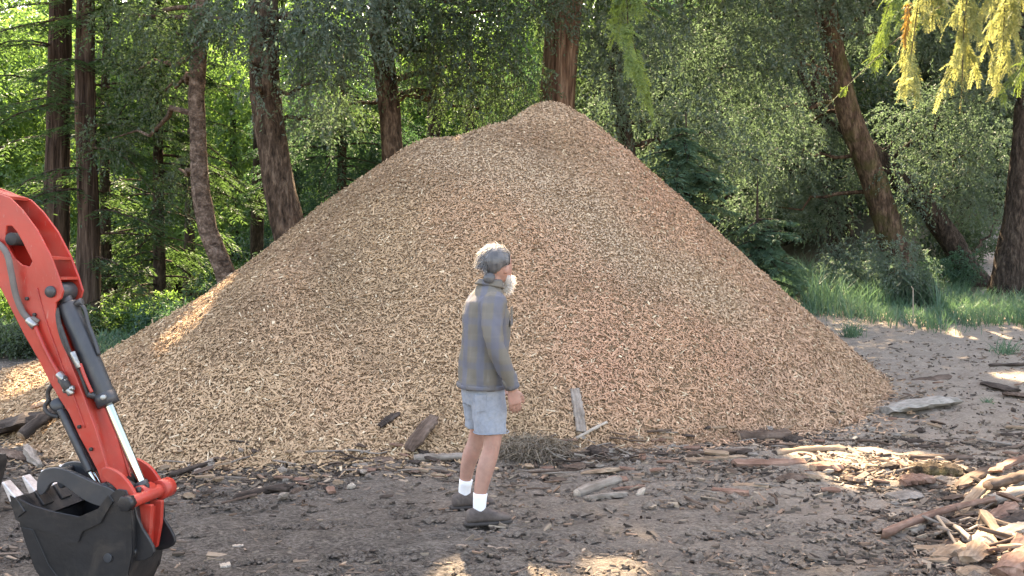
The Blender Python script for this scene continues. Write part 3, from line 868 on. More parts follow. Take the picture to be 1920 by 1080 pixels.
# ------------------------------------------------------------------ undergrowth and grass
def shrub(name, label, p, rad, leaf, L=.06, n=420, stems=6, droop=.35, cat='shrub'):
    p = np.asarray(p, float); p[2] = float(zg(p[0], p[1]))
    root = thing(name, tuple(p), label, cat)
    lv, st = MB(), Limbs()
    for i in range(stems):
        a = i * 2.4; e = p + np.array([math.cos(a) * rad[0] * .6, math.sin(a) * rad[1] * .6, rad[2] * rng.uniform(1.0, 1.7)])
        limb(st, p - [0, 0, .05], e, .014, .2, 6)
        clump_leaves(lv, e - [0, 0, rad[2] * .35], (rad[0] * .55, rad[1] * .55, rad[2] * .6), n // stems, 11, L, .22, droop, rng.normal() * .08)
    clump_leaves(lv, p + [0, 0, rad[2] * .6], (rad[0], rad[1], rad[2] * .7), n // 2, 11, L, .22, droop)
    st.build('stem', M['bark_dark'], root, True); lv.build('foliage', leaf, root)

shrub('shrub', 'dark leafy bush around the foot of the mossy leaning trunk', gp(1640, 568), (1.15, .8, .75), M['oakgrey'], .06, 560)
shrub('shrub', 'small bush right at the foot of the mossy leaning trunk, before it', gp(1712, 572), (.45, .4, .42), M['oakgrey'], .06, 260)
shrub('shrub', 'low green bush between the two leaning trunks', gp(1775, 545), (.7, .6, .55), M['teal'], .06, 340)
shrub('shrub', 'pale feathery bush left of the mossy leaning trunk', gp(1600, 545), (.7, .6, .8), M['oakgrey'], .06, 480)
shrub('shrub', 'round green bush behind the slanting dark trunk at right', at(1795, 470, 24.5), (1.0, .9, 1.0), M['oak'], .08, 460)
shrub('shrub', 'blue-green bramble behind the slender curved trunk', at(470, 480, 18.5), (1.2, .8, .8), M['teal'], .07, 600)
shrub('shrub', 'bright fern bank right of the second redwood trunk', at(255, 590, 18.6), (1.2, .8, .50), M['bright'], .08, 560)
shrub('shrub', 'low green bramble at the pile edge under the curved trunk', at(350, 560, 17.2), (1.0, .7, .5), M['teal'], .07, 480)
shrub('shrub', 'yellow-green bush glowing behind the elbow of the red arm', at(15, 600, 20.5), (1.1, .8, .8), M['bright'], .08, 520)
shrub('shrub', 'dark hedge-like bush low at the left picture edge', gp(30, 668), (1.0, .6, .36), M['oak'], .06, 520)
shrub('shrub', 'dark bramble low between the far left trunks', at(120, 640, 17.5), (.8, .5, .35), M['redwood'], .06, 360)
shrub('shrub', 'green bramble below the dark forked trunk at the pile edge', at(640, 380, 19), (1.1, .8, 1.6), M['teal'], .07, 620)

def blades(mb, P, h, w, lean=.35, tint=.5):
    n = len(P)
    a = rng.uniform(0, 6.283, n)
    s_ = np.stack([np.cos(a), np.sin(a), np.zeros(n)], 1)
    ln = rng.normal(size=(n, 3)) * [lean, lean, 0]
    up = unit(np.array([0, 0, 1.]) + ln)
    H = (h * rng.uniform(.45, 1.25, n))[:, None]; W = (w * rng.uniform(.7, 1.3, n))[:, None]
    mid = P + up * H * .55; tip = P + up * H * .95 + ln * H * .7
    V = np.stack([P - s_ * W, P + s_ * W, mid + s_ * W * .8, mid - s_ * W * .8, tip], 1)
    i = np.arange(n)[:, None] * 5
    t = np.clip(tint + rng.normal(size=n) * .2, 0, 1)
    mb.V.append(V.reshape(-1, 3)); mb.F.append((i + np.array([0, 1, 2, 3]) + mb.n, 0, t)); mb.F.append((i + np.array([3, 2, 4]) + mb.n, 0, t)); mb.n += n * 5

gr = MB()
n = 56000
x = rng.uniform(3.5, 17, n); y = rng.uniform(14.6, 25, n)
edge = 15.9 + .9 * vn(x * .9, 1., 2.) + .5 * vn(x * 3, y, 4.) + .035 * (x - 9) ** 2 * (x < 9) + rng.normal(size=n) * .35
path_gap = np.exp(-((x - (5.6 + (y - 18) * .5)) / .5) ** 2) * (y > 17.3)
track = (abs(x - .553 * y) < .8) & (y > 19.6)
k = (y > edge) & (rng.random(n) > path_gap * 1.2) & (rng.random(n) > track) & (vn(x * 1.3, y * 1.3, 7) > -.55)
P = np.stack([x[k], y[k], zg(x[k], y[k]) - .02], 1)
blades(gr, P, .34 + .2 * vn(P[:, 0] * .8, P[:, 1] * .8, 4.), .0075, .30, .55 + .25 * vn(P[:, 0] * .6, P[:, 1] * .6, 1.))
x = rng.uniform(4.6, 8.6, 9000); y = rng.uniform(17.6, 24, 9000)
P = np.stack([x, y, zg(x, y) - .02], 1)
P = P[(np.exp(-((x - (5.6 + (y - 18) * .5)) / .4) ** 2) < .6) & (vn(x, y, 9) > -.5)]
blades(gr, P, .75 + .25 * vn(P[:, 0], P[:, 1], 4.), .009, .25, .6)
tag(gr.build('grass', M['grass']), 'tall green grass verge beyond the dirt track at the right', 'grass', kind='stuff')
gr = MB()
n = 26000
x = rng.uniform(-13, -3.2, n); y = rng.uniform(14.2, 24, n)
k = (ph(x, y) < zg(x, y) - .05) & (vn(x * .9, y * .9, 5) > -.25) & (y > 14.6 + .6 * vn(x, 2., 1.))
P = np.stack([x[k], y[k], zg(x[k], y[k]) - .02], 1)
blades(gr, P, .30, .012, .45, .45 + .25 * vn(P[:, 0] * .6, P[:, 1] * .6, 1.))
tag(gr.build('undergrowth', M['grass']), 'green weedy ground cover under the left trees', 'undergrowth', kind='stuff')
def tuft(label, p, n, h, mat='grass', sp=.08):
    mb = MB(); P = p + rng.normal(size=(n, 3)) * [sp, sp, 0]; P[:, 2] = p[2] - .02
    blades(mb, P, h, .006, .4, .6)
    solo('grass_tuft', mb, M[mat], label, 'weed')
tuft('lone green weed tuft where the pile meets the far track', gp(1597, 632), 130, .32)
tuft('green weed tuft alone in the dirt track at the right edge', gp(1884, 662), 70, .26)
tuft('tiny bright weed in the debris at the right edge', gp(1853, 758), 40, .12, sp=.03)
st = MB(); b0 = gp(1712, 606); st.add(*tube([b0 - [0, 0, .05], b0 + [0, 0, .3], b0 + [.0, 0, .62], b0 + [-.03, 0, .66]], [.009, .008, .007, .004], 6))
solo('dry_stalk', st, M['w_pale'], 'single pale dry stalk standing upright at the grass edge', 'stalk')

# ------------------------------------------------------------------ wood debris
def place(name, me, c, ex, ez, label, cat, group=None):
    ex = unit(ex); ey = unit(np.cross(ez, ex)); ez = np.cross(ex, ey)
    o = link(name, me)
    m = Matrix(((ex[0], ey[0], ez[0], c[0]), (ex[1], ey[1], ez[1], c[1]), (ex[2], ey[2], ez[2], c[2]), (0, 0, 0, 1)))
    o.matrix_world = m
    return tag(o, label, cat, group, 'thing')

def piece_mesh(kind, L, w, t, mats, seed, nsec=13):
    rs = np.random.default_rng(seed)
    k = {'log': 12, 'stick': 7, 'plank': 8, 'slab': 9, 'chunk': 9}[kind]
    th = np.arange(k) * 2 * np.pi / k + rs.uniform(0, .5)
    if kind in ('log', 'stick'):
        sec = np.stack([np.cos(th) * w / 2, np.sin(th) * t / 2], 1)
    elif kind == 'plank':
        sec = np.array([[-1, -1], [0, -1.05], [1, -.9], [1.05, 0], [.95, 1], [.1, 1.1], [-1, .95], [-1.06, .1]]) * [w / 2, t / 2]
    elif kind == 'slab':
        sec = np.stack([np.cos(th) * w / 2, np.sin(th) * t / 2 * np.where(np.sin(th) > 0, 1., .55)], 1) * rs.uniform(.8, 1.15, (k, 1))
    else:
        sec = np.stack([np.cos(th) * w / 2, np.sin(th) * t / 2], 1) * rs.uniform(.65, 1.2, (k, 1))
    x = np.linspace(-L / 2, L / 2, nsec)
    bend = rs.normal(size=2) * (.025 if kind != 'stick' else .04) * L
    V = np.zeros((nsec, k, 3))
    for i in range(nsec):
        u = x[i] / L * 2
        s_ = 1 + .10 * rs.normal()
        if kind == 'chunk': s_ *= (1 - .55 * abs(u) ** 1.6)
        if kind == 'slab': s_ *= (1 - .35 * abs(u) ** 3)
        if kind == 'stick': s_ *= 1 - .3 * (u + 1) / 2
        j = rs.normal(size=(k, 2)) * np.array([w, t]) * (.035 if kind != 'log' else .03)
        V[i, :, 0] = x[i] + rs.normal(size=k) * (.02 * L if i in (0, nsec - 1) and kind != 'log' else .006 * L)
        V[i, :, 1:] = sec * s_ + j
        V[i, :, 1] += bend[0] * (1 - u * u)
        V[i, :, 2] += abs(bend[1]) * .4 * (1 - u * u)
    i, j = np.meshgrid(np.arange(nsec - 1), np.arange(k), indexing='ij'); j2 = (j + 1) % k
    F = np.stack([i * k + j, (i + 1) * k + j, (i + 1) * k + j2, i * k + j2], -1).reshape(-1, 4)
    mb = MB(); mb.add(V.reshape(-1, 3), F)
    mb.F.append((np.arange(k)[None, :], 1 if len(mats) > 1 else 0, [.5]))
    mb.F.append((np.arange(k)[None, ::-1] + (nsec - 1) * k, 1 if len(mats) > 1 else 0, [.5]))
    return mb.mesh(kind, mats, kind in ('log', 'stick'))

DN = [0]
def debris(name, kind, a, b, w, t, mats, label, cat, fn=None, lift=0., zb=0.):
    DN[0] += 1
    fn = fn or zg
    A, B = gp(*a, fn), gp(*b, fn)
    A[2] += t * .26 + lift; B[2] += t * .26 + lift + zb
    mats = [M[q] for q in (mats if isinstance(mats, tuple) else (mats,))]
    me = piece_mesh(kind, max(.05, float(np.linalg.norm(B - A))), w, t, mats, 100 + DN[0])
    up = np.array([rng.normal() * .12, rng.normal() * .12, 1])
    return place(name, me, (A + B) / 2, B - A, up, label, cat)

# foot of the pile, left to right
debris('bark_log', 'slab', (-20, 822), (96, 792), .26, .17, 'w_dark', 'dark rotten log lying at the far left foot of the pile', 'log', surf)
debris('bark_log', 'log', (40, 842), (110, 790), .11, .10, ('w_dark', 'w_tan'), 'dark branch crossing the rotten log at far left', 'log', surf, .08)
debris('stump_piece', 'chunk', (52, 848), (76, 880), .13, .13, 'w_grey', 'grey stub of wood standing among the bark at left', 'wood')
debris('bark_slab', 'slab', (4, 850), (46, 868), .2, .08, 'w_brown', 'brown bark slab below the rotten log at far left', 'bark')
debris('split_wood', 'slab', (62, 802), (92, 794), .10, .07, 'w_orange', 'bright split wood end on top of the rotten log', 'wood', surf, .16)
debris('long_stick', 'stick', (318, 902), (515, 848), .05, .045, 'w_dark', 'long dark branch slanting along the left foot of the pile', 'branch', None, .03)
debris('long_stick', 'stick', (345, 893), (462, 866), .035, .03, 'w_brown', 'thin brown branch below the long dark slanting one', 'branch')
debris('bark_slab', 'slab', (428, 858), (512, 848), .16, .06, 'w_brown', 'bark slab under the twig heap left of centre', 'bark', None, .03)
debris('dark_branch', 'stick', (440, 938), (572, 910), .07, .06, 'w_dark', 'dark forked branch alone on the bare dirt left of the person', 'branch')
debris('dark_branch', 'stick', (500, 925), (540, 928), .04, .04, 'w_dark', 'short dark twig lying across the forked branch', 'branch', None, .02)
debris('bark_piece', 'slab', (548, 928), (566, 921), .06, .04, 'w_brown', 'small brown bark bit at the end of the forked branch', 'bark')
debris('pale_chip', 'chunk', (528, 905), (543, 902), .05, .05, 'w_grey', 'small grey wood chunk just behind the forked branch', 'wood')
debris('pale_stone', 'chunk', (651, 919), (666, 916), .045, .055, 'w_pale', 'single pale pebble-like chunk alone on the dirt left of the person', 'wood')
debris('pale_chip', 'plank', (436, 1028), (456, 1026), .03, .018, 'w_pale', 'pale chip on the near dirt right of the bucket', 'wood chip')
debris('pale_chip', 'plank', (412, 1066), (432, 1064), .04, .02, 'w_pale', 'pale chip nearest the bottom edge right of the bucket', 'wood chip')
debris('bark_slab', 'slab', (712, 808), (748, 782), .09, .06, 'w_dark', 'dark bark strip lying on the pile face above the debris', 'bark', surf)
debris('upright_slab', 'slab', (765, 858), (812, 812), .20, .07, 'w_brown', 'triangular brown bark slab propped against the pile foot', 'bark', surf, .02, .08)
debris('pale_log', 'log', (776, 868), (884, 864), .075, .06, ('w_grey', 'w_pale'), 'pale straight log lying just left of the person\'s legs', 'log', None, .02)
debris('long_stick', 'stick', (645, 884), (860, 892), .04, .035, 'w_brown', 'long thin reddish stick on the dirt left of the person\'s legs', 'stick')
debris('curved_branch', 'stick', (640, 838), (724, 846), .05, .05, 'w_dark', 'dark curved branch arching over the litter at the pile foot', 'branch', None, .06)
debris('bark_slab', 'slab', (655, 862), (742, 868), .15, .05, 'w_brown', 'flat brown bark slab below the dark arching branch', 'bark')
debris('split_wood', 'plank', (815, 846), (862, 838), .07, .04, 'w_tan', 'short tan split stick behind the pale log', 'wood', None, .02)
debris('grey_board', 'plank', (1090, 822), (1077, 738), .085, .035, 'w_grey', 'grey weathered board standing against the pile right of the person', 'board', surf, .03)
debris('pale_stick', 'stick', (1080, 832), (1138, 799), .035, .035, 'w_pale', 'pale thin stick leaning beside the grey standing board', 'stick', surf, .02)
debris('broken_log', 'log', (1166, 818), (1208, 834), .10, .09, ('w_brown', 'w_grey'), 'short brown broken log right of the grey standing board', 'log', None, .02)
debris('dark_log', 'log', (1108, 856), (1150, 862), .12, .10, ('w_dark', 'w_grey'), 'dark hollow log in the middle of the debris strip', 'log', None, .01)
debris('pale_block', 'chunk', (1147, 868), (1180, 864), .09, .07, 'w_grey', 'pale sawn block butting against the dark hollow log', 'wood')
debris('red_sliver', 'plank', (1120, 842), (1190, 836), .06, .025, 'w_red', 'red splintered sliver behind the dark hollow log', 'wood', None, .02)
debris('bark_slab', 'slab', (1062, 888), (1102, 876), .13, .06, 'w_brown', 'curled brown bark in front of the dry grass clump', 'bark')
debris('bark_slab', 'slab', (1090, 892), (1172, 884), .10, .05, 'w_tan', 'tan bark strip in front of the dark hollow log', 'bark')
debris('pale_log', 'log', (1082, 932), (1160, 906), .075, .07, ('w_grey', 'w_pale'), 'pale forked log lying on the dirt right of the person\'s feet', 'log')
debris('split_wood', 'plank', (1100, 938), (1170, 930), .07, .03, 'w_grey', 'grey split slab beside the pale forked log', 'wood')
debris('white_block', 'chunk', (1196, 934), (1208, 922), .05, .06, 'w_pale', 'small square white wood block right of the person\'s feet', 'wood block')
debris('split_sliver', 'plank', (1150, 921), (1206, 914), .04, .02, 'w_red', 'reddish sliver pointing at the white wood block', 'wood')
debris('dark_stump_log', 'log', (1384, 828), (1480, 826), .17, .13, ('w_brown', 'w_tan'), 'dark barky log chunk alone on the pale dirt right of the pile', 'log')
debris('dark_stump_log', 'chunk', (1468, 830), (1504, 828), .13, .09, 'w_dark', 'dark stub at the end of the barky log chunk', 'wood')
debris('split_plank', 'plank', (1284, 866), (1395, 860), .08, .03, 'w_tan', 'tan split plank, lower of two slivers left of the sunlit patch', 'plank')
debris('split_plank', 'plank', (1290, 860), (1400, 852), .05, .03, 'w_brown', 'brown split plank, upper of two slivers left of the sunlit patch', 'plank', None, .02)
debris('split_plank', 'plank', (1378, 874), (1505, 872), .10, .05, 'w_red', 'long reddish split plank in the sunlit patch', 'plank')
debris('long_pole', 'log', (1452, 856), (1580, 846), .07, .06, ('w_tan', 'w_dark'), 'long tan pole lying behind the sunlit patch', 'pole')
debris('log_round', 'chunk', (1526, 886), (1576, 884), .2, .12, ('w_red', 'w_tan'), 'rounded reddish log end sitting in the sunlit patch', 'log')
debris('wood_chunk', 'chunk', (1458, 906), (1506, 900), .13, .07, 'w_brown', 'brown wood chunk left of the rounded log end', 'wood')
debris('wood_chunk', 'chunk', (1580, 902), (1620, 908), .12, .07, 'w_brown', 'small brown chunk right of the rounded log end', 'wood')
debris('red_sliver', 'plank', (1336, 924), (1404, 930), .09, .035, 'w_red', 'red bark sliver lying before the sunlit patch', 'wood')
debris('red_sliver', 'plank', (1376, 914), (1440, 916), .06, .03, 'w_tan', 'tan sliver just behind the red bark sliver', 'wood')
debris('wood_chunk', 'chunk', (1652, 884), (1684, 880), .10, .08, 'w_dark', 'dark lump between the sunlit patch and the mossy log', 'wood')
debris('triangular_chunk', 'slab', (1692, 914), (1746, 908), .16, .10, 'w_red', 'triangular split chunk in front of the mossy log', 'wood')
debris('flat_slab', 'slab', (1668, 936), (1724, 932), .14, .05, 'w_grey', 'flat grey slab in front of the triangular split chunk', 'wood')
debris('mossy_log', 'slab', (1704, 890), (1808, 896), .19, .12, 'w_moss', 'yellow mossy rotten log right of the sunlit patch', 'log')
debris('long_pole', 'log', (1706, 862), (1822, 864), .06, .055, ('w_brown', 'w_dark'), 'brown pole lying just behind the mossy log', 'pole')
debris('weathered_slab', 'slab', (1662, 778), (1788, 760), .32, .15, 'w_silver', 'big grey weathered slab beside the right foot of the pile', 'wood slab')
debris('small_lump', 'chunk', (1716, 812), (1734, 812), .09, .07, 'w_dark', 'small dark lump in front of the grey weathered slab', 'wood')
debris('thin_pole', 'stick', (1718, 852), (1796, 832), .035, .03, 'w_brown', 'thin brown stick behind the mossy log pole', 'stick')
debris('thin_pole', 'stick', (1832, 826), (1896, 836), .05, .04, 'w_grey', 'grey stick at the right edge level with the barky log', 'stick')
debris('thin_pole', 'stick', (1860, 848), (1920, 836), .04, .035, 'w_brown', 'brown stick at the right edge just below the grey one', 'stick')
debris('bark_slab', 'slab', (1712, 716), (1780, 708), .16, .06, 'w_brown', 'brown bark slab on the track behind the grey weathered slab', 'bark')
debris('bark_slab', 'slab', (1846, 722), (1905, 738), .22, .08, 'w_dark', 'dark bark heap piece on the track at the right edge', 'bark')
debris('bark_slab', 'slab', (1880, 742), (1932, 748), .18, .07, 'w_brown', 'brown bark piece in front of the dark one at the right edge', 'bark')
debris('long_stick', 'stick', (1856, 688), (1950, 684), .06, .05, 'w_dark', 'long dark stick on the far track at the right edge', 'stick')
# scrap heap at the lower right
debris('red_pole', 'stick', (1654, 1018), (1868, 966), .055, .05, 'w_red', 'long straight red stick at the lower right scrap heap', 'stick', None, .03, .06)
debris('grey_stick', 'stick', (1732, 984), (1822, 1036), .05, .045, 'w_grey', 'grey stick crossing under the long red stick', 'stick', None, .05)
debris('scrap_log', 'log', (1852, 944), (1960, 912), .08, .07, ('w_brown', 'w_orange'), 'brown log at top of the lower right scrap heap', 'log', None, .10)
debris('scrap_log', 'log', (1856, 960), (1965, 930), .09, .07, ('w_grey', 'w_tan'), 'grey log stacked under the brown one at the right edge', 'log', None, .05)
debris('scrap_plank', 'plank', (1868, 922), (1960, 888), .08, .03, 'w_red', 'reddish split plank topmost on the right edge scrap', 'plank', None, .14)
debris('pale_scrap', 'plank', (1804, 972), (1862, 922), .07, .03, 'w_tan', 'pale split strip leaning on the right edge logs', 'plank', None, .03, .06)
debris('bark_curl', 'slab', (1800, 926), (1872, 888), .12, .05, 'w_brown', 'curled brown bark behind the pale split strip', 'bark', None, .03)
debris('dark_scrap', 'chunk', (1774, 978), (1812, 962), .10, .07, 'w_dark', 'black rotten chunk left of the pale split strip', 'wood')
debris('red_scrap', 'slab', (1846, 1000), (1902, 966), .11, .06, 'w_red', 'red bark slab behind the long red stick\'s upper end', 'bark', None, .05)
debris('dark_scrap', 'slab', (1864, 1012), (1940, 976), .13, .07, 'w_dark', 'dark bark slab at the right edge below the grey log', 'bark', None, .03)
debris('scrap_chunk', 'slab', (1812, 1072), (1848, 1020), .11, .07, 'w_tan', 'tan upright wedge of wood at the bottom of the scrap heap', 'wood', None, .04)
debris('scrap_chunk', 'slab', (1756, 1056), (1806, 1034), .11, .07, 'w_tan', 'tan chunk left of the upright wedge', 'wood')
debris('big_chunk', 'slab', (1886, 1100), (1965, 1046), .17, .12, 'w_red', 'largest reddish wood chunk, in the bottom right corner', 'wood', None, .03)
debris('scrap_chunk', 'chunk', (1740, 1040), (1768, 1030), .06, .04, 'w_tan', 'small tan chunk at the left end of the scrap heap', 'wood')
debris('scrap_chunk', 'slab', (1800, 1085), (1846, 1076), .10, .05, 'w_tan', 'tan chunk cut by the bottom edge under the upright wedge', 'wood')
debris('scrap_chunk', 'slab', (1850, 1046), (1884, 1034), .09, .07, 'w_brown', 'brown chunk between the upright wedge and the corner chunk', 'wood')
debris('scrap_chunk', 'slab', (1872, 1030), (1930, 1010), .12, .06, 'w_grey', 'grey slab above the corner chunk at the right edge', 'wood', None, .05)
debris('pale_scrap', 'plank', (1704, 1000), (1728, 990), .06, .03, 'w_pale', 'pale chip tucked behind the long red stick', 'wood chip')

# loose scraps nothing tells apart
SCR = [piece_mesh(k, L, w, t, [M[m]], 500 + i, 6) for i, (k, L, w, t, m) in enumerate([('slab', .14, .06, .03, 'w_brown'), ('plank', .17, .035, .018, 'w_tan'), ('chunk', .09, .06, .04, 'w_grey'), ('stick', .24, .022, .02, 'w_brown'), ('slab', .11, .05, .03, 'w_dark'), ('plank', .12, .04, .015, 'w_red'), ('stick', .30, .018, .016, 'w_grey'), ('chunk', .07, .05, .035, 'w_tan')])]
cnt = 0
while cnt < 280:
    px = rng.uniform(300, 1920); t_ = rng.random()
    line = np.interp(px, [300, 600, 900, 1200, 1500, 1640, 1920], [890, 868, 858, 835, 840, 850, 880])
    py = line + rng.normal() * (26 if px < 1250 else 48) + 10
    if px < 800 and rng.random() < .45: continue
    if px > 1620 and rng.random() < .3: py = rng.uniform(690, 850)
    if px > 1700 and rng.random() < .25: py = rng.uniform(930, 1070)
    if py < 640 or 840 < px < 990: continue
    p = gp(px, py, surf)
    if p[2] > zg(p[0], p[1]) + .1: continue
    a = rng.uniform(0, 6.28); a = a if rng.random() < .4 else rng.normal() * .4
    p[2] += .012
    s_ = rng.uniform(.45, 1.25)
    p[2] += abs(rng.normal()) * .02
    o = place('wood_scrap', SCR[rng.integers(len(SCR))], p, [math.cos(a), math.sin(a), rng.normal() * .12], [rng.normal() * .25, rng.normal() * .25, 1], 'small splintered wood scrap loose in the debris strip around the pile foot', 'wood scrap', 'loose wood scraps around the pile foot')
    o.scale = (s_, s_, s_)
    cnt += 1

for i in range(46):                       # splinters of the heap in the lower right corner
    px, py = rng.normal() * 60 + 1860, rng.normal() * 42 + 1000
    if px > 1960 or py > 1100: continue
    p = gp(px, py); p[2] += rng.uniform(.01, .12) * math.exp(-((px - 1900) / 90) ** 2)
    a = rng.normal() * .6 + .5
    o = place('wood_splinter', SCR[(1, 3, 5, 1, 0, 4, 6)[i % 7]], p, [math.cos(a), math.sin(a), rng.normal() * .25], [rng.normal() * .3, rng.normal() * .3, 1], 'thin wood splinter tossed on the scrap heap in the lower right corner', 'wood splinter', 'splinters of the lower right scrap heap')
    s_ = rng.uniform(.7, 1.5); o.scale = (s_, s_, s_)

# fine litter: uncountable
def litter():
    n = 72000
    px = rng.uniform(-240, 2180, n); py = rng.uniform(600, 1120, n)
    Y = np.clip(CAMH * FPX / np.maximum(py - HOR, 20), 3, 17)
    x = (px - 960) / FPX * Y + rng.normal(size=n) * .05; y = Y + rng.normal(size=n) * .1
    foot = np.interp(px, [0, 300, 600, 900, 1200, 1500, 1640, 1920], [850, 885, 865, 855, 830, 830, 840, 870])
    d = np.exp(-((py - foot - 14) / 34) ** 2) * .8 + .035 + .45 * np.exp(-((py - foot - 40) / 70) ** 2) * (px > 1250) + .35 * ((px > 1600) & (py > 680)) + .5 * np.exp(-(((px - 1880) / 130) ** 2 + ((py - 1040) / 80) ** 2)) + .07 * (px > 900)
    k = (rng.random(n) < d) & (ph(x, y) < zg(x, y) + .02)
    x, y = x[k], y[k]; n = len(x)
    z = zg(x, y) + .006
    L = np.clip(rng.lognormal(math.log(.034), .55, n), .010, .15); W = L * rng.uniform(.12, .42, n); T = rng.uniform(.003, .009, n)
    a = np.where(rng.random(n) < .5, rng.normal(size=n) * .5, rng.uniform(0, 6.28, n))
    t = unit(np.stack([np.cos(a), np.sin(a), rng.normal(size=n) * .2], 1)); nn = unit(np.array([0, 0, 1.]) + rng.normal(size=(n, 3)) * .25)
    t = unit(t - nn * (t * nn).sum(1)[:, None]); s_ = np.cross(nn, t)
    C = np.stack([x, y, z], 1); tap = rng.uniform(.3, 1, n)[:, None]
    l, w_, th = L[:, None] / 2, W[:, None] / 2, T[:, None]
    q = [(-1, -1, -1), (-1, 1, -1), (1, 1, -1), (1, -1, -1), (-1, -1, 1), (-1, 1, 1), (1, 1, 1), (1, -1, 1)]
    V = np.stack([C + t * l * i + s_ * w_ * j * (tap if i > 0 else 1) + nn * th * kk for i, j, kk in q], 1)
    f = np.array([[4, 5, 6, 7], [0, 4, 7, 3], [1, 2, 6, 5]])
    b = MB(); b.add(V.reshape(-1, 3), (np.arange(n)[:, None, None] * 8 + f[None]).reshape(-1, 4))
    o = tag(b.build('wood_litter', M['chips']), 'fine wood litter strewn over the dirt around the pile', 'litter', kind='stuff')
    pal = np.array([(.10, .078, .062), (.15, .118, .092), (.22, .17, .13), (.23, .15, .105), (.30, .235, .175), (.055, .043, .036), (.13, .10, .08)])
    cc = np.ones((n, 4)); cc[:, :3] = pal[rng.integers(len(pal), size=n)] * rng.uniform(.7, 1.2, n)[:, None]
    a_ = o.data.attributes.new('chipcol', 'FLOAT_COLOR', 'FACE'); a_.data.foreach_set('color', np.repeat(cc, 3, 0).astype(np.float32).ravel())
    # clods of dirt
    n = 13000
    px = rng.uniform(-150, 2070, n); py = rng.uniform(800, 1110, n)
    Y = CAMH * FPX / (py - HOR); x = (px - 960) / FPX * Y; y = Y
    k = (ph(x, y) < zg(x, y)) & (vn(x * 1.5, y * 3, 3) > -.2); x, y = x[k], y[k]; n = len(x)
    r = np.clip(rng.lognormal(math.log(.011), .5, n), .004, .04)
    oc = unit(np.array([[1, 0, .1], [0, 1, 0], [-1, 0, .1], [0, -1, 0], [.1, .1, .75], [.6, .6, .5], [-.6, .6, .45], [-.6, -.6, .5], [.6, -.6, .4]]))
    V = np.stack([x, y, zg(x, y)], 1)[:, None, :] + oc[None] * r[:, None, None] * rng.uniform(.7, 1.25, (n, 9, 1)) * [1.3, 1.3, .9]
    f = np.array([[0, 5, 4, 8], [1, 6, 4, 5], [2, 7, 4, 6], [3, 8, 4, 7]]); f3 = np.array([[0, 1, 5], [1, 2, 6], [2, 3, 7], [3, 0, 8]])
    i = np.arange(n)[:, None, None] * 9
    b = MB(); b.add(V.reshape(-1, 3), [(i + f[None]).reshape(-1, 4), (i + f3[None]).reshape(-1, 3)])
    tag(b.build('dirt_clods', M['ground']), 'crumbly dirt clods scattered over the near ground', 'dirt', kind='stuff')
litter()

# dry grass clump by the person's knees
def dry_clump():
    c = gp(998, 868); c[1] += .1
    root = thing('dry_grass_clump', tuple(c), 'matted clump of dry straw and roots right of the person\'s knees', 'dry grass')
    mb = MB()
    n = 2600
    a = rng.uniform(0, 6.283, n); st = c + np.stack([rng.normal(size=n) * .13, rng.normal(size=n) * .09, rng.uniform(.0, .16, n)], 1)
    d = unit(np.stack([np.cos(a), np.sin(a) * .7, rng.uniform(-.1, 1.0, n)], 1))
    ln = rng.uniform(.08, .26, n)
    k = np.linspace(0, 1, 6)
    P = st[:, None] + d[:, None] * (ln[:, None] * k)[:, :, None] + np.array([0, 0, -1.]) * ((ln[:, None] * k ** 2) * .75)[:, :, None] + np.cumsum(rng.normal(size=(n, 6, 3)) * .007, 1)
    P[:, :, 2] = np.maximum(P[:, :, 2], c[2] + .003)
    s_ = unit(np.cross(d, rng.normal(size=(n, 3))))[:, None, :] * .0024
    V = np.stack([P - s_, P + s_], 2).reshape(n, 12, 3)
    f = np.array([[2 * q, 2 * q + 1, 2 * q + 3, 2 * q + 2] for q in range(5)])
    mb.add(V.reshape(-1, 3), (np.arange(n)[:, None, None] * 12 + f[None]).reshape(-1, 4), 0, np.repeat(rng.random(n), 5))
    mb.build('straw', M['dry'], root)['kind'] = 'stuff'
    b = MB(); b.add(*ball((c[0] - .03, c[1] + .02, c[2] + .06), (.16, .11, .09)))
    V = b.V[0]; V += .03 * np.stack([vn(V[:, 0] * 12, V[:, 1] * 12, V[:, 2] * 12 + q) for q in (0, 5, 9)], 1)
    b.build('root_ball', M['w_brown'], root)
dry_clump()

def twig_heap(label, a, b, n, h):
    A, B = gp(*a), gp(*b)
    root = thing('twig_heap', tuple((A + B) / 2), label, 'twig heap')
    for i in range(n):
        u = rng.random(); p = A + (B - A) * u + [rng.normal() * .03, rng.normal() * .08, 0]
        p[2] = float(zg(p[0], p[1])) + rng.uniform(.01, h) * (1 - abs(2 * u - 1) * .5)
        an = rng.normal() * .7; d = np.array([math.cos(an), math.sin(an), rng.normal() * .22]); L = rng.uniform(.15, .42)
        t_ = np.linspace(-.5, .5, 6)[:, None]
        P = p + d * t_ * L + rng.normal(size=(6, 3)) * .010
        P[:, 2] = np.maximum(P[:, 2], zg(P[:, 0], P[:, 1]) + .008)
        mb = MB(); mb.add(*tube(P, np.linspace(.008, .003, 6) * rng.uniform(.7, 1.6), 5))
        mb.build('twig', M[('w_dark', 'w_brown', 'w_grey')[i % 3]], root, True)
twig_heap('tangle of dark twigs at the foot of the pile, left of centre', (432, 868), (520, 858), 26, .15)
twig_heap('low tangle of twigs under the dark arching branch', (640, 868), (736, 860), 24, .10)
twig_heap('twigs and splinters heaped around the dark hollow log', (1060, 872), (1200, 868), 26, .10)
twig_heap('splintered sticks heaped before the lower right scrap logs', (1770, 1010), (1900, 1000), 24, .12)

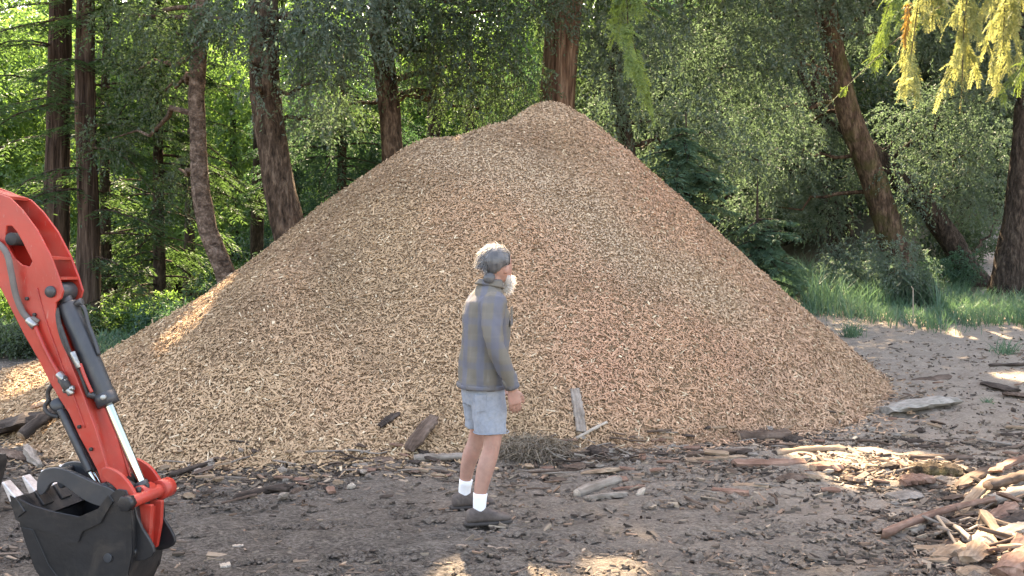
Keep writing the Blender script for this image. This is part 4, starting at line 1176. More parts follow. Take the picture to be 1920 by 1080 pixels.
# ------------------------------------------------------------------ excavator arm
TH = R(12)
Uv = np.array([math.cos(TH), -math.sin(TH), 0.]); Nv = np.array([-math.sin(TH), -math.cos(TH), 0.])
Q0 = at(150, 700, 4.1)
CAMP = np.array([0, 0, CAMH])
def uz(px, py, no):
    d = np.array([(px - 960) / FPX, 1., -(py - HOR) / FPX])
    o = Q0 + Nv * no
    t = np.dot(o - CAMP, Nv) / np.dot(d, Nv)
    P = CAMP + d * t
    return np.dot(P - o, Uv), P[2]
def Wd(u, z, no):
    return np.array([Q0[0], Q0[1], 0]) + Uv * u + Nv * no + np.array([0, 0, z])
def pw(px, py, no):
    return Wd(*uz(px, py, no), no)

def plate(name, outline, no_ref, n0, n1, mat, parent, hole=None, bev=.004):
    """flat plate traced in the arm's plane, thickness n0..n1"""
    bm = bmesh.new()
    org = np.array(WLOC.get(parent.name, (0, 0, 0)))
    loops = []
    for pts in ([outline] + ([hole] if hole else [])):
        vs = [bm.verts.new(Wd(*uz(*q, no_ref), n0) - org) for q in pts]
        loops += [bm.edges.new((vs[i], vs[(i + 1) % len(vs)])) for i in range(len(vs))]
    if hole: bmesh.ops.triangle_fill(bm, edges=loops, use_beauty=True)
    else: bmesh.ops.contextual_create(bm, geom=loops)
    ex = bmesh.ops.extrude_face_region(bm, geom=bm.faces[:])
    d = Vector(Nv * (n1 - n0))
    bmesh.ops.translate(bm, vec=d, verts=[v for v in ex['geom'] if isinstance(v, bmesh.types.BMVert)])
    bmesh.ops.recalc_face_normals(bm, faces=bm.faces[:])
    me = bpy.data.meshes.new(name); bm.to_mesh(me); bm.free()
    me.materials.append(mat)
    o = link(name, me, parent)
    if bev:
        b = o.modifiers.new('bevel', 'BEVEL'); b.width = bev; b.segments = 2; b.limit_method = 'ANGLE'; b.angle_limit = R(35)
    return o
def rod(name, a, b, r, mat, parent, n=18, r2=None):
    mb = MB(); mb.add(*tube([a, a + (b - a) * .02, b - (b - a) * .02, b], [r * .93, r, r2 or r, (r2 or r) * .93], n))
    o = mb.build(name, mat, parent)
    for p in o.data.polygons: p.use_smooth = len(p.vertices) == 4 and p.area > 0
    return o
def pipe(name, pts, r, mat, parent, n=9, m=20):
    mb = MB(); mb.add(*tube(smooth_path(pts, m), r, n)); return mb.build(name, mat, parent, True)
def rounded(pts, it=2):
    p = np.array(pts, float)
    for _ in range(it):
        q = np.roll(p, -1, 0); p = np.stack([p * .75 + q * .25, p * .25 + q * .75], 1).reshape(-1, 2)
    return [tuple(v) for v in p]

def excavator():
    c = pw(165, 1140, 0); c[2] = 0
    ex = thing('excavator', tuple(c), 'red excavator arm with black bucket resting on the dirt at left', 'excavator')
    HT = .072
    arm = plate('arm', [(-60, 470), (0, 532), (24, 582), (49, 630), (74, 672), (95, 714), (114, 748), (131, 774), (151, 818), (168, 850), (184, 882), (196, 912), (208, 908), (192, 852), (176, 800), (158, 750), (138, 700), (121, 655), (104, 610), (90, 580), (60, 555), (20, 520)], HT, HT - .014, -HT + .014, M['red'], ex)
    outer = [(-90, 330), (-30, 352), (0, 364), (18, 370), (42, 394), (70, 432), (94, 478), (110, 520), (118, 546), (114, 560), (104, 568), (103, 590), (108, 612), (122, 655), (140, 700), (160, 752), (178, 802), (194, 854), (210, 908), (200, 926), (192, 912), (182, 882), (166, 851), (148, 818), (128, 774), (111, 748), (92, 715), (71, 673), (46, 630), (21, 581), (-3, 533), (-60, 462), (-110, 440)]
    hole = [(12, 424), (22, 424), (32, 436), (42, 454), (52, 474), (60, 490), (55, 500), (40, 496), (24, 482), (14, 462), (10, 440)]
    plate('side_plate', outer, HT, HT, HT - .012, M['red'], arm, hole)
    plate('side_plate', outer, HT, -HT, -HT + .012, M['red'], arm, hole)
    # webs between the bracket plates
    def web(name, a, b, t=.006):
        A, B = pw(*a, HT), pw(*b, HT); mid = (A + B) / 2 - Nv * HT; e = (B - A) / 2; nn = np.cross(unit(e), Nv)
        mb = MB(); mb.add(*box(mid, e, Nv * (HT - .013), nn * t)); return mb.build(name, M['red'], arm)
    web('brace', (72, 482), (96, 484)); web('brace', (84, 521), (110, 522))
    web('top_plate', (-60, 348), (14, 370), .007)
    rod('pivot_pin', pw(20, 448, -.02 + HT) - Nv * HT * 1.8, pw(20, 448, HT), .03, M['rubber'], arm)
    pA = pw(96, 547, HT)
    rod('cylinder_pin', pA + Nv * .012, pA - Nv * (2 * HT + .012), .027, M['black'], arm)
    boom = plate('boom', [(-40, 440), (-10, 462), (0, 490), (-10, 525), (-60, 560), (-260, 560), (-700, 420), (-700, 280), (-250, 400)], .05, .06, -.06, M['red'], ex)
    for q in ((52, 560), (66, 590), (150, 800), (172, 842)):
        p = pw(*q, HT); rod('bolt', p - Nv * .002, p + Nv * .010, .009, M['steel'], arm, 6)
    wl = [pw(*q, HT) + Nv * .002 for q in ((70, 540), (86, 600), (104, 650), (122, 700), (142, 752), (160, 802))]
    mb = MB(); pth = smooth_path(wl, 60); mb.add(*tube(pth, .0032 + .0012 * np.sin(np.arange(60) * 1.9), 6)); mb.build('weld_bead', M['red'], arm, True)
    # bucket cylinder
    a = pA - Nv * (HT + .0); d0 = pw(207, 752, 0); e0 = pw(271, 922, 0)
    dirn = unit(e0 - a)
    L1 = np.dot(d0 - a, dirn); d1 = a + dirn * L1
    cyl = rod('cylinder_barrel', a + dirn * .06, d1, .045, M['black'], ex, 22)
    rod('barrel_eye', a - Nv * .05, a + Nv * .05, .045, M['black'], cyl)
    rod('barrel_neck', a + dirn * .02, a + dirn * .08, .03, M['black'], cyl)
    rod('gland', d1 - dirn * .045, d1 + dirn * .012, .0495, M['black'], cyl)
    rd = rod('cylinder_rod', d1, e0, .0215, M['chrome'], ex, 22)
    rod('rod_eye', e0 - Nv * .045, e0 + Nv * .045, .036, M['red'], rd)
    rod('rod_collar', e0 - dirn * .05, e0 - dirn * .02, .03, M['black'], rd)
    s1 = unit(np.cross(dirn, Nv)) * -1
    s1 = s1 if s1[0] > 0 else -s1
    pipe('barrel_pipe', [a + dirn * .09 + s1 * .05, a + dirn * .10 + s1 * .063, a + dirn * .2 + s1 * .060, a + dirn * (L1 * .5) + s1 * .058, a + dirn * (L1 * .62) + s1 * .05], .009, M['black'], cyl)
    rod('barrel_port', a + dirn * .085 + s1 * .03, a + dirn * .085 + s1 * .075, .017, M['black'], cyl)
    rod('barrel_port', d1 - dirn * .02 + Nv * .03 + s1 * .02, d1 - dirn * .02 + Nv * .06 + s1 * .03, .012, M['zinc'], cyl)
    # hoses along the arm
    H2 = HT + .016
    pipe('hose', [pw(-40, 448, H2), pw(-4, 456, H2 + .01), pw(12, 474, H2 + .02), pw(22, 515, H2 + .02), pw(32, 560, H2 + .01), pw(46, 590, H2), pw(58, 602, H2)], .014, M['greyhose'], ex)
    rod('hose_fitting', pw(54, 598, H2), pw(66, 613, H2), .019, M['zinc'], ex, 8)
    rod('hose_bracket', pw(60, 596, H2), pw(72, 604, H2 - .01), .012, M['greyhose'], ex, 8)
    pipe('steel_line', [pw(66, 612, H2), pw(78, 640, H2), pw(98, 680, H2), pw(112, 704, H2)], .010, M['red'], ex)
    for k, (q0, q1, r) in enumerate([((110, 700), (122, 716), .017), ((118, 712), (128, 730), .020), ((126, 726), (134, 740), .016), ((112, 716), (124, 708), .013), ((120, 733), (138, 727), .012)]):
        rod('valve_fitting', pw(*q0, H2 + .006), pw(*q1, H2 + .006), r, M['zinc'] if k % 2 == 0 else M['rubber'], ex, 8)
    pipe('hose', [pw(106, 578, .055), pw(112, 615, .066), pw(124, 650, .07), pw(134, 668, .06)], .011, M['rubber'], ex)
    pipe('hose', [pw(104, 582, .03), pw(120, 630, .075), pw(136, 672, .072), pw(146, 690, .065), pw(160, 726, .06), pw(166, 744, .05)], .0085, M['rubber'], ex)
    pipe('steel_line', [pw(150, 682, .065), pw(158, 704, .065), pw(172, 736, .06)], .008, M['red'], ex)
    rod('hose_fitting', pw(136, 660, .072), pw(148, 690, .07), .013, M['zinc'], ex, 8)
    rod('hose_clamp', pw(165, 738, .05), pw(182, 744, .03), .016, M['black'], ex, 8)
    pipe('hose', [pw(92, 748, .06), pw(84, 762, .07), pw(92, 776, .08), pw(110, 782, .07)], .009, M['rubber'], ex)
    pipe('hose', [pw(98, 722, .06), pw(90, 735, .05), pw(96, 760, .05), pw(112, 776, .05)], .010, M['rubber'], ex)
    # thumb cylinder under the arm
    for no, dx in ((.07, -3), (.03, 5)):
        rod('thumb_cylinder', pw(116 + dx, 768, no), pw(171 + dx, 884, no), .017, M['black'], ex)
        rod('thumb_rod', pw(171 + dx, 884, no), pw(184 + dx, 908, no), .009, M['chrome'], ex)
    rod('thumb_bracket', pw(108, 758, .07), pw(112, 764, -.02), .03, M['black'], ex)
    # guide links and tipping link
    gl = rounded([(186, 876), (206, 878), (232, 896), (252, 928), (256, 948), (238, 952), (228, 934), (210, 910), (190, 900)], 2)
    plate('guide_link', gl, .115, .108, .088, M['red'], ex); plate('guide_link', gl, .115, -.088, -.108, M['red'], ex)
    pc = pw(247, 940, .118)
    rod('link_pin', pc + Nv * .03, pc - Nv * .265, .030, M['red'], ex)
    rod('pin_head', pc + Nv * .052, pc + Nv * .012, .036, M['steel'], ex, 6)
    rod('pin_boss', pc - Nv * .20, pc - Nv * .275, .046, M['red'], ex)
    for k, o_ in enumerate((.05, .11)):
        rod('pin_bolt', pc - Nv * o_ + np.array([0, 0, .02]), pc - Nv * o_ + np.array([0, 0, .05]), .012, M['steel'], ex, 8)
    tl = [(258, 940), (296, 942), (294, 985), (286, 1030), (256, 1034), (258, 990)]
    lk = plate('tipping_link', tl, 0, .05, .028, M['red'], ex); plate('link_plate', tl, 0, -.028, -.05, M['red'], lk)
    plate('link_web', [(262, 950), (286, 950), (280, 1024), (258, 1026)], 0, .028, -.028, M['red'], lk, None, 0)
    pb = pw(272, 1024, 0); rod('link_pin', pb + Nv * .10, pb - Nv * .10, .024, M['steel'], ex)
    pv = pw(202, 915, HT); rod('bucket_pin', pv + Nv * .03, pv - Nv * (2 * HT + .03), .03, M['steel'], ex)
    # bucket
    HB = .20
    def hw(px): return float(np.interp(px, [28, 235], [HB, .125]))       # the bucket narrows to the back
    def uzw(q): return (*uz(*q, hw(q[0])), hw(q[0]))
    prof = [(26, 936), (34, 965), (48, 1015), (66, 1066), (100, 1118), (150, 1146), (205, 1136), (236, 1090), (246, 1035), (245, 985), (240, 945)]
    side = [(28, 938), (60, 956), (100, 968), (150, 978), (186, 962), (208, 930), (218, 920), (232, 922), (240, 940), (245, 985), (246, 1035), (236, 1090), (205, 1135), (150, 1145), (100, 1117), (66, 1065), (48, 1014), (34, 964)]
    cut = [(24, 930), (60, 948), (100, 960), (150, 970), (188, 954), (206, 930), (212, 940), (190, 978), (156, 994), (148, 1014), (126, 1016), (112, 1000), (60, 986), (34, 972)]
    def skew_plate(name, pts, sg, o0, o1, parent, mat=M['steel']):
        q = [uzw(p) for p in pts]; n = len(q)
        V = np.array([Wd(u, z, sg * (h + o0)) for u, z, h in q] + [Wd(u, z, sg * (h + o1)) for u, z, h in q])
        i = np.arange(n); i2 = (i + 1) % n
        mb = MB(); mb.add(V, [i[None, :], (i[::-1] + n)[None, :], np.stack([i, i2, i2 + n, i + n], 1)])
        o = mb.build(name, mat, parent)
        b = o.modifiers.new('bevel', 'BEVEL'); b.width = .004; b.segments = 2; b.limit_method = 'ANGLE'; b.angle_limit = R(35)
        return o
    bk = skew_plate('bucket', side, 1, 0, -.016, ex)
    skew_plate('bucket_side', side, -1, 0, -.016, bk)
    p2 = smooth_path([uzw(q) for q in prof], 40)
    mb = MB(); cen = p2.mean(0)
    inn = p2.copy(); inn[:, :2] += unit(cen[:2] - p2[:, :2]) * .016
    V = np.array([Wd(q[0], q[1], s_ * (q[2] - .003)) for A_, s_ in ((p2, 1), (p2, -1), (inn, 1), (inn, -1)) for q in A_])
    m = len(p2); i = np.arange(m - 1)
    F = np.concatenate([np.stack([i, i + 1, m + i + 1, m + i], 1), np.stack([2 * m + i, 3 * m + i, 3 * m + i + 1, 2 * m + i + 1], 1), [[0, m, 3 * m, 2 * m], [m - 1, 3 * m - 1, 4 * m - 1, 2 * m - 1]]])
    mb.add(V, F); mb.build('bucket_shell', M['steel'], bk, True)
    skew_plate('side_cutter', cut, 1, .012, .001, bk); skew_plate('side_cutter', cut, -1, .012, .001, bk)
    skew_plate('wear_strip', [(44, 990), (62, 994), (92, 1060), (130, 1112), (108, 1116), (70, 1062)], 1, .008, .001, bk)
    for no in (.08, -.08):
        plate('bucket_ear', rounded([(206, 965), (212, 914), (228, 908), (250, 930), (262, 980), (288, 1020), (292, 1040), (270, 1052), (240, 1050), (232, 990)], 1), .08, no + .008, no - .008, M['steel'], bk)
    bo = pw(203, 1046, hw(203)); rod('drain_ring', bo + Nv * .006, bo - Nv * .004, .02, M['black'], bk)
    l0 = np.array(uz(28, 940, HB)); tip = np.array(uz(4, 904, HB)); dv = (tip - l0); dv = dv / np.linalg.norm(dv); pv_ = np.array([-dv[1], dv[0]])
    mb = MB(); A = Wd(*(l0 - dv * .05), 0); mb.add(*box(A, Uv * dv[0] * .06 + np.array([0, 0, dv[1] * .06]), Nv * (HB - .002), (Uv * pv_[0] + np.array([0, 0, pv_[1]])) * .012)); mb.build('cutting_lip', M['steel'], bk)
    for no in (.18, .06, -.06, -.18):
        D3 = Uv * dv[0] + np.array([0, 0, dv[1]]); P3 = Uv * pv_[0] + np.array([0, 0, pv_[1]]); b0 = Wd(*l0, no)
        def wedge(name, s0, s1, w0, w1, t0, t1, mat, par):
            Vv = [b0 + D3 * s + Nv * w * j + P3 * t * k_ for s, w, t in ((s0, w0, t0), (s1, w1, t1)) for j in (-1, 1) for k_ in (-1, 1)]
            q = MB(); q.add(np.array(Vv), BOXF); o = q.build(name, mat, par)
            b = o.modifiers.new('bevel', 'BEVEL'); b.width = .004; b.segments = 2
            return o
        t_ = wedge('tooth', .008, .105, .027, .022, .019, .006, M['toothmetal'], bk)
        wedge('tooth_adapter', -.07, .012, .033, .029, .024, .022, M['steel'], t_)
    # thumb
    tb = rounded([(70, 918), (74, 888), (90, 876), (118, 876), (150, 890), (184, 906), (212, 914), (226, 930), (216, 950), (190, 950), (160, 938), (132, 916), (110, 902), (96, 906), (88, 922), (78, 930)], 2)
    th = plate('thumb', tb, .10, .11, .088, M['black'], ex); plate('thumb_plate', tb, .10, -.02, -.042, M['black'], th)
    for q in ((100, 889), (150, 914), (196, 932)):
        p = pw(*q, .1); rod('thumb_crossbar', p - Nv * .01, p - Nv * .135, .016, M['black'], th)
excavator()

def attachment():
    c = gp(-30, 985)
    root = thing('spare_bucket', tuple(c), 'dark steel bucket rim poking in at the left picture edge', 'bucket')
    Y = c[1]
    prof = np.array([(30, 876), (33, 884), (30, 905), (22, 935), (6, 975), (-30, 990), (-110, 988), (-140, 940), (-140, 880)]) - [92, 0]
    P = [at(px, py, Y) for px, py in prof]; P = smooth_path(P, 30)
    for k, (y0, y1, nm) in enumerate([(-.02, 0, 'side_plate'), (.40, .42, 'side_plate')]):
        mb = MB(); n = len(P); V = np.concatenate([P + [0, y0, 0], P + [0, y1, 0]])
        mb.add(V, [np.arange(n)[None, :], (np.arange(n)[::-1] + n)[None, :], np.stack([np.arange(n), (np.arange(n) + 1) % n, (np.arange(n) + 1) % n + n, np.arange(n) + n], 1)])
        mb.build(nm, M['steel'], root)
    mb = MB(); n = len(P); V = np.concatenate([P + [0, .0, 0], P + [0, .40, 0]]); i = np.arange(n - 1)
    mb.add(V, np.stack([i, i + 1, i + 1 + n, i + n], 1)); mb.build('shell', M['steel'], root, True)
    mb = MB(); mb.add(*tube([P[0] + [0, -.03, -.01], P[0] + [-.6, -.03, 0]], .022, 10)); mb.build('rim', M['steel'], root, True)
    q = gp(-60, 975); mb = MB(); mb.add(*box(q + [.10, -.30, .06], [.16, 0, -.01], [0, .10, .03], [0, -.004, .008])); o = mb.build('wear_plate', M['plate'], root)
attachment()

# ------------------------------------------------------------------ person
def remesh(mb, voxel, smooth=6, dec=None):
    me = mb.mesh('tmp', [])
    o = bpy.data.objects.new('tmp', me); col.objects.link(o)
    r = o.modifiers.new('r', 'REMESH'); r.mode = 'VOXEL'; r.voxel_size = voxel
    s_ = o.modifiers.new('s', 'SMOOTH'); s_.iterations = smooth; s_.factor = .5
    if dec: d = o.modifiers.new('d', 'DECIMATE'); d.ratio = dec
    dg = bpy.context.evaluated_depsgraph_get()
    out = bpy.data.meshes.new_from_object(o.evaluated_get(dg))
    bpy.data.objects.remove(o)
    return out

def deform(me, fn):
    n = len(me.vertices); a = np.zeros(n * 3, np.float32); me.vertices.foreach_get('co', a)
    V = a.reshape(-1, 3).astype(float); nr = np.zeros(n * 3, np.float32); me.vertices.foreach_get('normal', nr); nr = nr.reshape(-1, 3)
    V = V + nr * fn(V)[:, None]
    me.vertices.foreach_set('co', V.astype(np.float32).ravel()); me.update()

def strands(mb, P, D, L, w, curl=.3, sag=.3, seg=4, flat=None):
    n = len(P); k = np.linspace(0, 1, seg)
    D = unit(D)
    Q = P[:, None] + D[:, None] * (L[:, None] * k)[:, :, None] + np.array([0, 0, -1.]) * ((L[:, None] * k ** 2) * sag)[:, :, None] + np.cumsum(rng.normal(size=(n, seg, 3)), 1) * (curl * L / seg * .5)[:, None, None] * k[None, :, None]
    s_ = unit(np.cross(D, rng.normal(size=(n, 3))))[:, None] * w
    V = np.stack([Q - s_, Q + s_], 2).reshape(n, seg * 2, 3)
    f = np.array([[2 * q, 2 * q + 1, 2 * q + 3, 2 * q + 2] for q in range(seg - 1)])
    mb.add(V.reshape(-1, 3), (np.arange(n)[:, None, None] * seg * 2 + f[None]).reshape(-1, 4), 0, np.repeat(rng.random(n), seg - 1))

def person():
    skin = plain('skin', (.40, .225, .175), .55, 0, .22, 18, (.42, .18, .135), .55, .35)
    m, n, out = newmat('plaid flannel')
    sx = n.nodes.new('ShaderNodeSeparateXYZ'); n.links.new(coords(n, 'Object'), sx.inputs[0])
    def band(v, per, off, lo, hi):
        f = math_(n, 'FRACT', math_(n, 'ADD', math_(n, 'MULTIPLY', v, 1 / per), off))
        a = n.nodes.new('ShaderNodeMapRange'); a.interpolation_type = 'SMOOTHSTEP'
        a.inputs[1].default_value = lo; a.inputs[2].default_value = lo + .12; n.links.new(f, a.inputs[0])
        b = n.nodes.new('ShaderNodeMapRange'); b.interpolation_type = 'SMOOTHSTEP'
        b.inputs[1].default_value = hi; b.inputs[2].default_value = hi - .12; n.links.new(f, b.inputs[0])
        return math_(n, 'MULTIPLY', a.outputs[0], b.outputs[0])
    hz = math_(n, 'ADD', math_(n, 'MULTIPLY', sx.outputs[0], .9), math_(n, 'MULTIPLY', sx.outputs[1], -.55))
    c = mix(n, (.150, .138, .118), (.112, .122, .162), math_(n, 'MULTIPLY', band(hz, .125, .15, .25, .75), .7))
    c = mix(n, c, (.110, .120, .160), math_(n, 'MULTIPLY', band(sx.outputs[2], .135, .3, .3, .72), .45))
    c = mix(n, c, (.28, .25, .21), math_(n, 'MULTIPLY', band(sx.outputs[2], .135, .3, .80, .98), .09))
    c = mix(n, c, (.27, .225, .18), math_(n, 'MULTIPLY', band(hz, .125, .15, .80, .98), .09))
    k = noise(n, coords(n, 'Object'), 160, 2)
    pbsdf(n, out, mix(n, c, (.14, .13, .12), math_(n, 'MULTIPLY', k, .25)), .95, 0, bump(n, k, .3, .003), .1)
    plaid = m
    cloth = plain('light grey denim', (.27, .30, .35), .9, 0, .2, 40, (.34, .34, .34), .5, .1)
    white = plain('white cotton', (.78, .78, .80), .9, 0, .06, 40, None, 0, .1)
    shoe = plain('grey suede', (.105, .085, .078), .8, 0, .3, 25, (.20, .165, .14), .5, .2)
    sole = plain('dark sole', (.05, .042, .038), .8, 0, .3, 25)
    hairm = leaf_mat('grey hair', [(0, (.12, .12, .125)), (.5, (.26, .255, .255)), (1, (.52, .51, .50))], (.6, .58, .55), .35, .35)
    beardm = leaf_mat('white beard', [(0, (.60, .57, .53)), (1, (.84, .82, .79))], (.85, .81, .76), .5, .5)
    root = thing('person', (PX, PY, float(zg(PX, PY)) - .008), 'person in a grey plaid shirt and light shorts standing before the pile', 'person')
    root.rotation_euler = (0, 0, R(18))
    WLOC[root.name] = (0, 0, 0)
    V3 = lambda *a: np.array(a, float)
    HX, HZ = .105, 1.475            # head placed over the chest, chin height
    hy = R(34)
    ch, sh = math.cos(hy), math.sin(hy)
    def hp(x, y, z):                 # head space -> person space, head turned a little further away
        return V3(HX + x * ch - y * sh, x * sh + y * ch, HZ + z)
    hax, hay = V3(ch, sh, 0), V3(-sh, ch, 0)
    FY = {-1: -.14, 1: .25}          # feet apart, the far one back
    # ---- body, one surface
    b = MB()
    b.add(*loft([(hp(cx, 0, z), hax * rx, hay * ry) for z, cx, rx, ry in [(-.012, .058, .022, .022), (.0, .052, .040, .034), (.02, .040, .060, .048), (.05, .022, .083, .062), (.08, .012, .094, .069), (.115, .002, .100, .074), (.15, -.004, .101, .077), (.18, -.008, .094, .073), (.205, -.010, .076, .060), (.222, -.010, .045, .038)]], 22, 2.2))
    b.add(*loft([(hp(.10, 0, z), hax * r1, hay * r2) for z, r1, r2 in [(.066, .006, .010), (.072, .020, .017), (.085, .018, .013), (.105, .010, .009), (.12, .004, .007)]], 12))       # nose
    b.add(*ball(hp(.085, 0, .040), (.02, .026, .010)))                                      # lips
    b.add(*ball(hp(.088, 0, .128), (.014, .050, .010)))                                    # brow
    for s_ in (-1, 1): b.add(*ball(hp(-.006, s_ * .074, .088), (.020, .010, .033)))         # ears
    b.add(*loft([(V3(.035, 0, 1.36), (.075, 0, 0), (0, .085, 0)), (V3(.05, 0, 1.42), (.062, 0, 0), (0, .066, 0)), (V3(.07, 0, 1.48), (.058, 0, 0), (0, .056, 0)), (V3(.085, 0, 1.54), (.058, 0, 0), (0, .056, 0))], 18))
    b.add(*loft([(V3(x, 0, z), (rx, 0, 0), (0, ry, 0)) for z, x, rx, ry in [(.80, .01, .080, .13), (.90, .01, .090, .14), (1.05, .02, .09, .14), (1.2, .03, .09, .15), (1.33, .03, .075, .15), (1.40, .035, .06, .11)]], 22))
    arms = {-1: [V3(.02, -.17, 1.37), V3(.0, -.238, 1.24), V3(.005, -.268, 1.10), V3(.06, -.266, .98), V3(.110, -.256, .865), V3(.120, -.254, .84)],
            1: [V3(.02, .17, 1.37), V3(.02, .225, 1.24), V3(.03, .245, 1.10), V3(.11, .225, .99), V3(.17, .19, .90), V3(.185, .18, .88)]}
    for s_, P in arms.items():
        b.add(*tube(smooth_path(P, 16), np.interp(np.linspace(0, 1, 16), [0, .35, .5, .65, .95, 1], [.052, .043, .040, .040, .028, .027]), 14))
        w = P[-1]; d = unit(P[-1] - P[-2] + V3(.0, 0, -.03)); f = V3(1, 0, 0) - d * d[0]; f = unit(f); med = np.cross(d, f) ; med = med if med[1] * -s_ > 0 else -med
        b.add(*loft([(w + d * t_, f * a_, med * c_) for t_, a_, c_ in [(-.01, .027, .021), (.02, .032, .019), (.055, .041, .017), (.09, .042, .016), (.100, .038, .014)]], 16, 2.6))
        for q, (off, L) in enumerate([(.031, .070), (.011, .079), (-.010, .073), (-.030, .057)]):
            s0 = w + d * .086 + f * off; fl = unit(d + f * off * 1.6)
            pts = [s0, s0 + fl * L * .45 + med * .006, s0 + fl * L * .78 + med * .020, s0 + fl * L * .96 + med * .036]
            b.add(*tube(smooth_path(pts, 9), np.linspace(.0098, .0075, 9), 10))
        t0 = w + d * .03 + f * .030
        b.add(*tube(smooth_path([t0, t0 + f * .022 + d * .028 + med * .004, t0 + f * .030 + d * .058 + med * .012, t0 + f * .026 + d * .082 + med * .018], 9), np.linspace(.0135, .0085, 9), 10))
    for s_, ax in ((-1, -.055), (1, -.045)):
        fy = FY[s_]
        P = [V3(.005, s_ * .09, .92), V3(.015, s_ * .105, .75), V3(.032, fy * .55 + s_ * .055, .52), V3(.022, fy * .6 + s_ * .05, .46), V3(-.018, fy * .78 + s_ * .026, .33), V3(ax + .0, fy * .97 + s_ * .003, .14), V3(ax, fy, .06)]
        b.add(*tube(smooth_path(P, 22), np.interp(np.linspace(0, 1, 22), [0, .2, .44, .50, .58, .66, .74, .9, 1], [.078, .072, .058, .053, .053, .056, .050, .034, .034]), 18))
        b.add(*ball(V3(.048, fy * .57 + s_ * .052, .50), (.035, .042, .045)))
        b.add(*loft([(V3(ax + dx, fy, z), (0, wy, 0), (0, 0, hz_)) for dx, z, wy, hz_ in [(-.06, .045, .026, .030), (-.02, .055, .032, .042), (.05, .05, .038, .038), (.11, .035, .042, .024), (.16, .03, .036, .018)]], 16))
    me = remesh(b, .0055, 4, .34); me.materials.append(skin)
    for p in me.polygons: p.use_smooth = True
    link('body', me, root)
    for s_ in (-1, 1):
        e = MB(); e.add(*ball(hp(.083, s_ * .031, .108), (.011, .013, .011))); link('eye', e.mesh('eye', [plain('eye', (.55, .53, .5), .2, 0, .05)], True), root)
    # ---- shirt
    b = MB()
    b.add(*loft([(V3(x, 0, z), (rx, 0, 0), (0, ry, 0)) for z, x, rx, ry in [(.825, .000, .148, .205), (.86, .002, .150, .206), (.95, .012, .150, .203), (1.05, .022, .147, .198), (1.18, .030, .144, .200), (1.28, .032, .140, .205), (1.36, .030, .120, .200), (1.41, .034, .098, .165), (1.445, .042, .082, .115), (1.47, .05, .072, .085)]], 30, 2.25))
    for s_, P in arms.items():
        b.add(*tube(smooth_path(P, 18), np.interp(np.linspace(0, 1, 18), [0, .12, .35, .5, .7, .93, 1], [.068, .070, .062, .060, .055, .044, .041]), 18))
        b.add(*ball(V3(.024, s_ * .165, 1.36), (.085, .06, .062)))
    b.add(*loft([(V3(.052, 0, 1.45), (.078, 0, 0), (0, .086, 0)), (V3(.056, 0, 1.48), (.076, 0, .006), (0, .080, 0)), (V3(.058, 0, 1.487), (.072, 0, .002), (0, .074, 0)), (V3(.058, 0, 1.492), (.066, 0, .002), (0, .068, 0))], 22))
    me = remesh(b, .008, 3, .55)
    def wr(V):
        x, y, z = V[:, 0], V[:, 1], V[:, 2]
        a = .010 * vn(x * 9 + z * 5, y * 9, z * 7 + x * 12) + .007 * vn(x * 22 + z * 9, y * 20, z * 14)
        a += .010 * vn(x * 6, y * 6, z * 26) * ss(.06, .0, abs(abs(y) - .24) - .02) * (z < 1.2)     # sleeve creases
        a += .008 * vn(x * 16, y * 16, z * 2.5) * ss(1.15, .85, z)                                  # hanging folds at the hem
        return a
    deform(me, wr)
    me.materials.append(plaid)
    for p in me.polygons: p.use_smooth = True
    sh_o = link('shirt', me, root)
    b = MB(); b.add(*loft([(V3(.050, 0, 1.456), (.092, 0, -.016), (0, .104, 0)), (V3(.050, 0, 1.468), (.090, 0, -.014), (0, .101, 0)), (V3(.054, 0, 1.490), (.080, 0, -.004), (0, .084, 0)), (V3(.056, 0, 1.500), (.072, 0, -.002), (0, .073, 0))], 26))
    link('collar', b.mesh('collar', [plaid], True), sh_o)
    b = MB(); pk = V3(.165, -.10, 1.27); b.add(*box(pk, (.004, 0, .002), (.02, .05, 0), (0, 0, .06))); link('pocket', b.mesh('pocket', [plaid]), sh_o)
    for s_, P in arms.items():
        p = smooth_path(P, 18); b = MB(); b.add(*tube(p[-3:] + np.array([0, 0, .004]), [.0455, .0465, .0445], 18)); link('cuff', b.mesh('cuff', [plaid], True), sh_o)
    b = MB(); b.add(*loft([(V3(.0, 0, z), (r1, 0, 0), (0, r2, 0)) for z, r1, r2 in [(.822, .150, .207), (.828, .153, .210), (.842, .153, .2095), (.848, .150, .207)]], 40, 2.25)); link('hem', b.mesh('hem', [plaid], True), sh_o)
    # ---- shorts
    b = MB()
    b.add(*loft([(V3(x, 0, z), (rx, 0, 0), (0, ry, 0)) for z, x, rx, ry in [(.72, .012, .120, .175), (.80, .008, .128, .182), (.88, .008, .128, .180), (.94, .010, .122, .172)]], 26, 2.3))
    for s_ in (-1, 1):
        b.add(*loft([(V3(x, s_ * y, z), (rx, 0, 0), (0, ry, 0)) for z, x, y, rx, ry in [(.552, .022, .106, .098, .090), (.60, .020, .104, .100, .090), (.70, .016, .098, .108, .092), (.80, .010, .092, .110, .090)]], 22, 2.3))
    me = remesh(b, .007, 3, .5)
    deform(me, lambda V: .005 * vn(V[:, 0] * 18, V[:, 1] * 18, V[:, 2] * 6) + .004 * vn(V[:, 0] * 8, V[:, 1] * 8, V[:, 2] * 30))
    me.materials.append(cloth)
    for p in me.polygons: p.use_smooth = True
    sho = link('shorts', me, root)
    b = MB(); b.add(*loft([(V3(-.062, -.192, z), (.040, .012, 0), (0, .004, 0)) for z in (.70, .73, .80)], 14, 6)); link('pocket', b.mesh('pocket', [cloth]), sho)
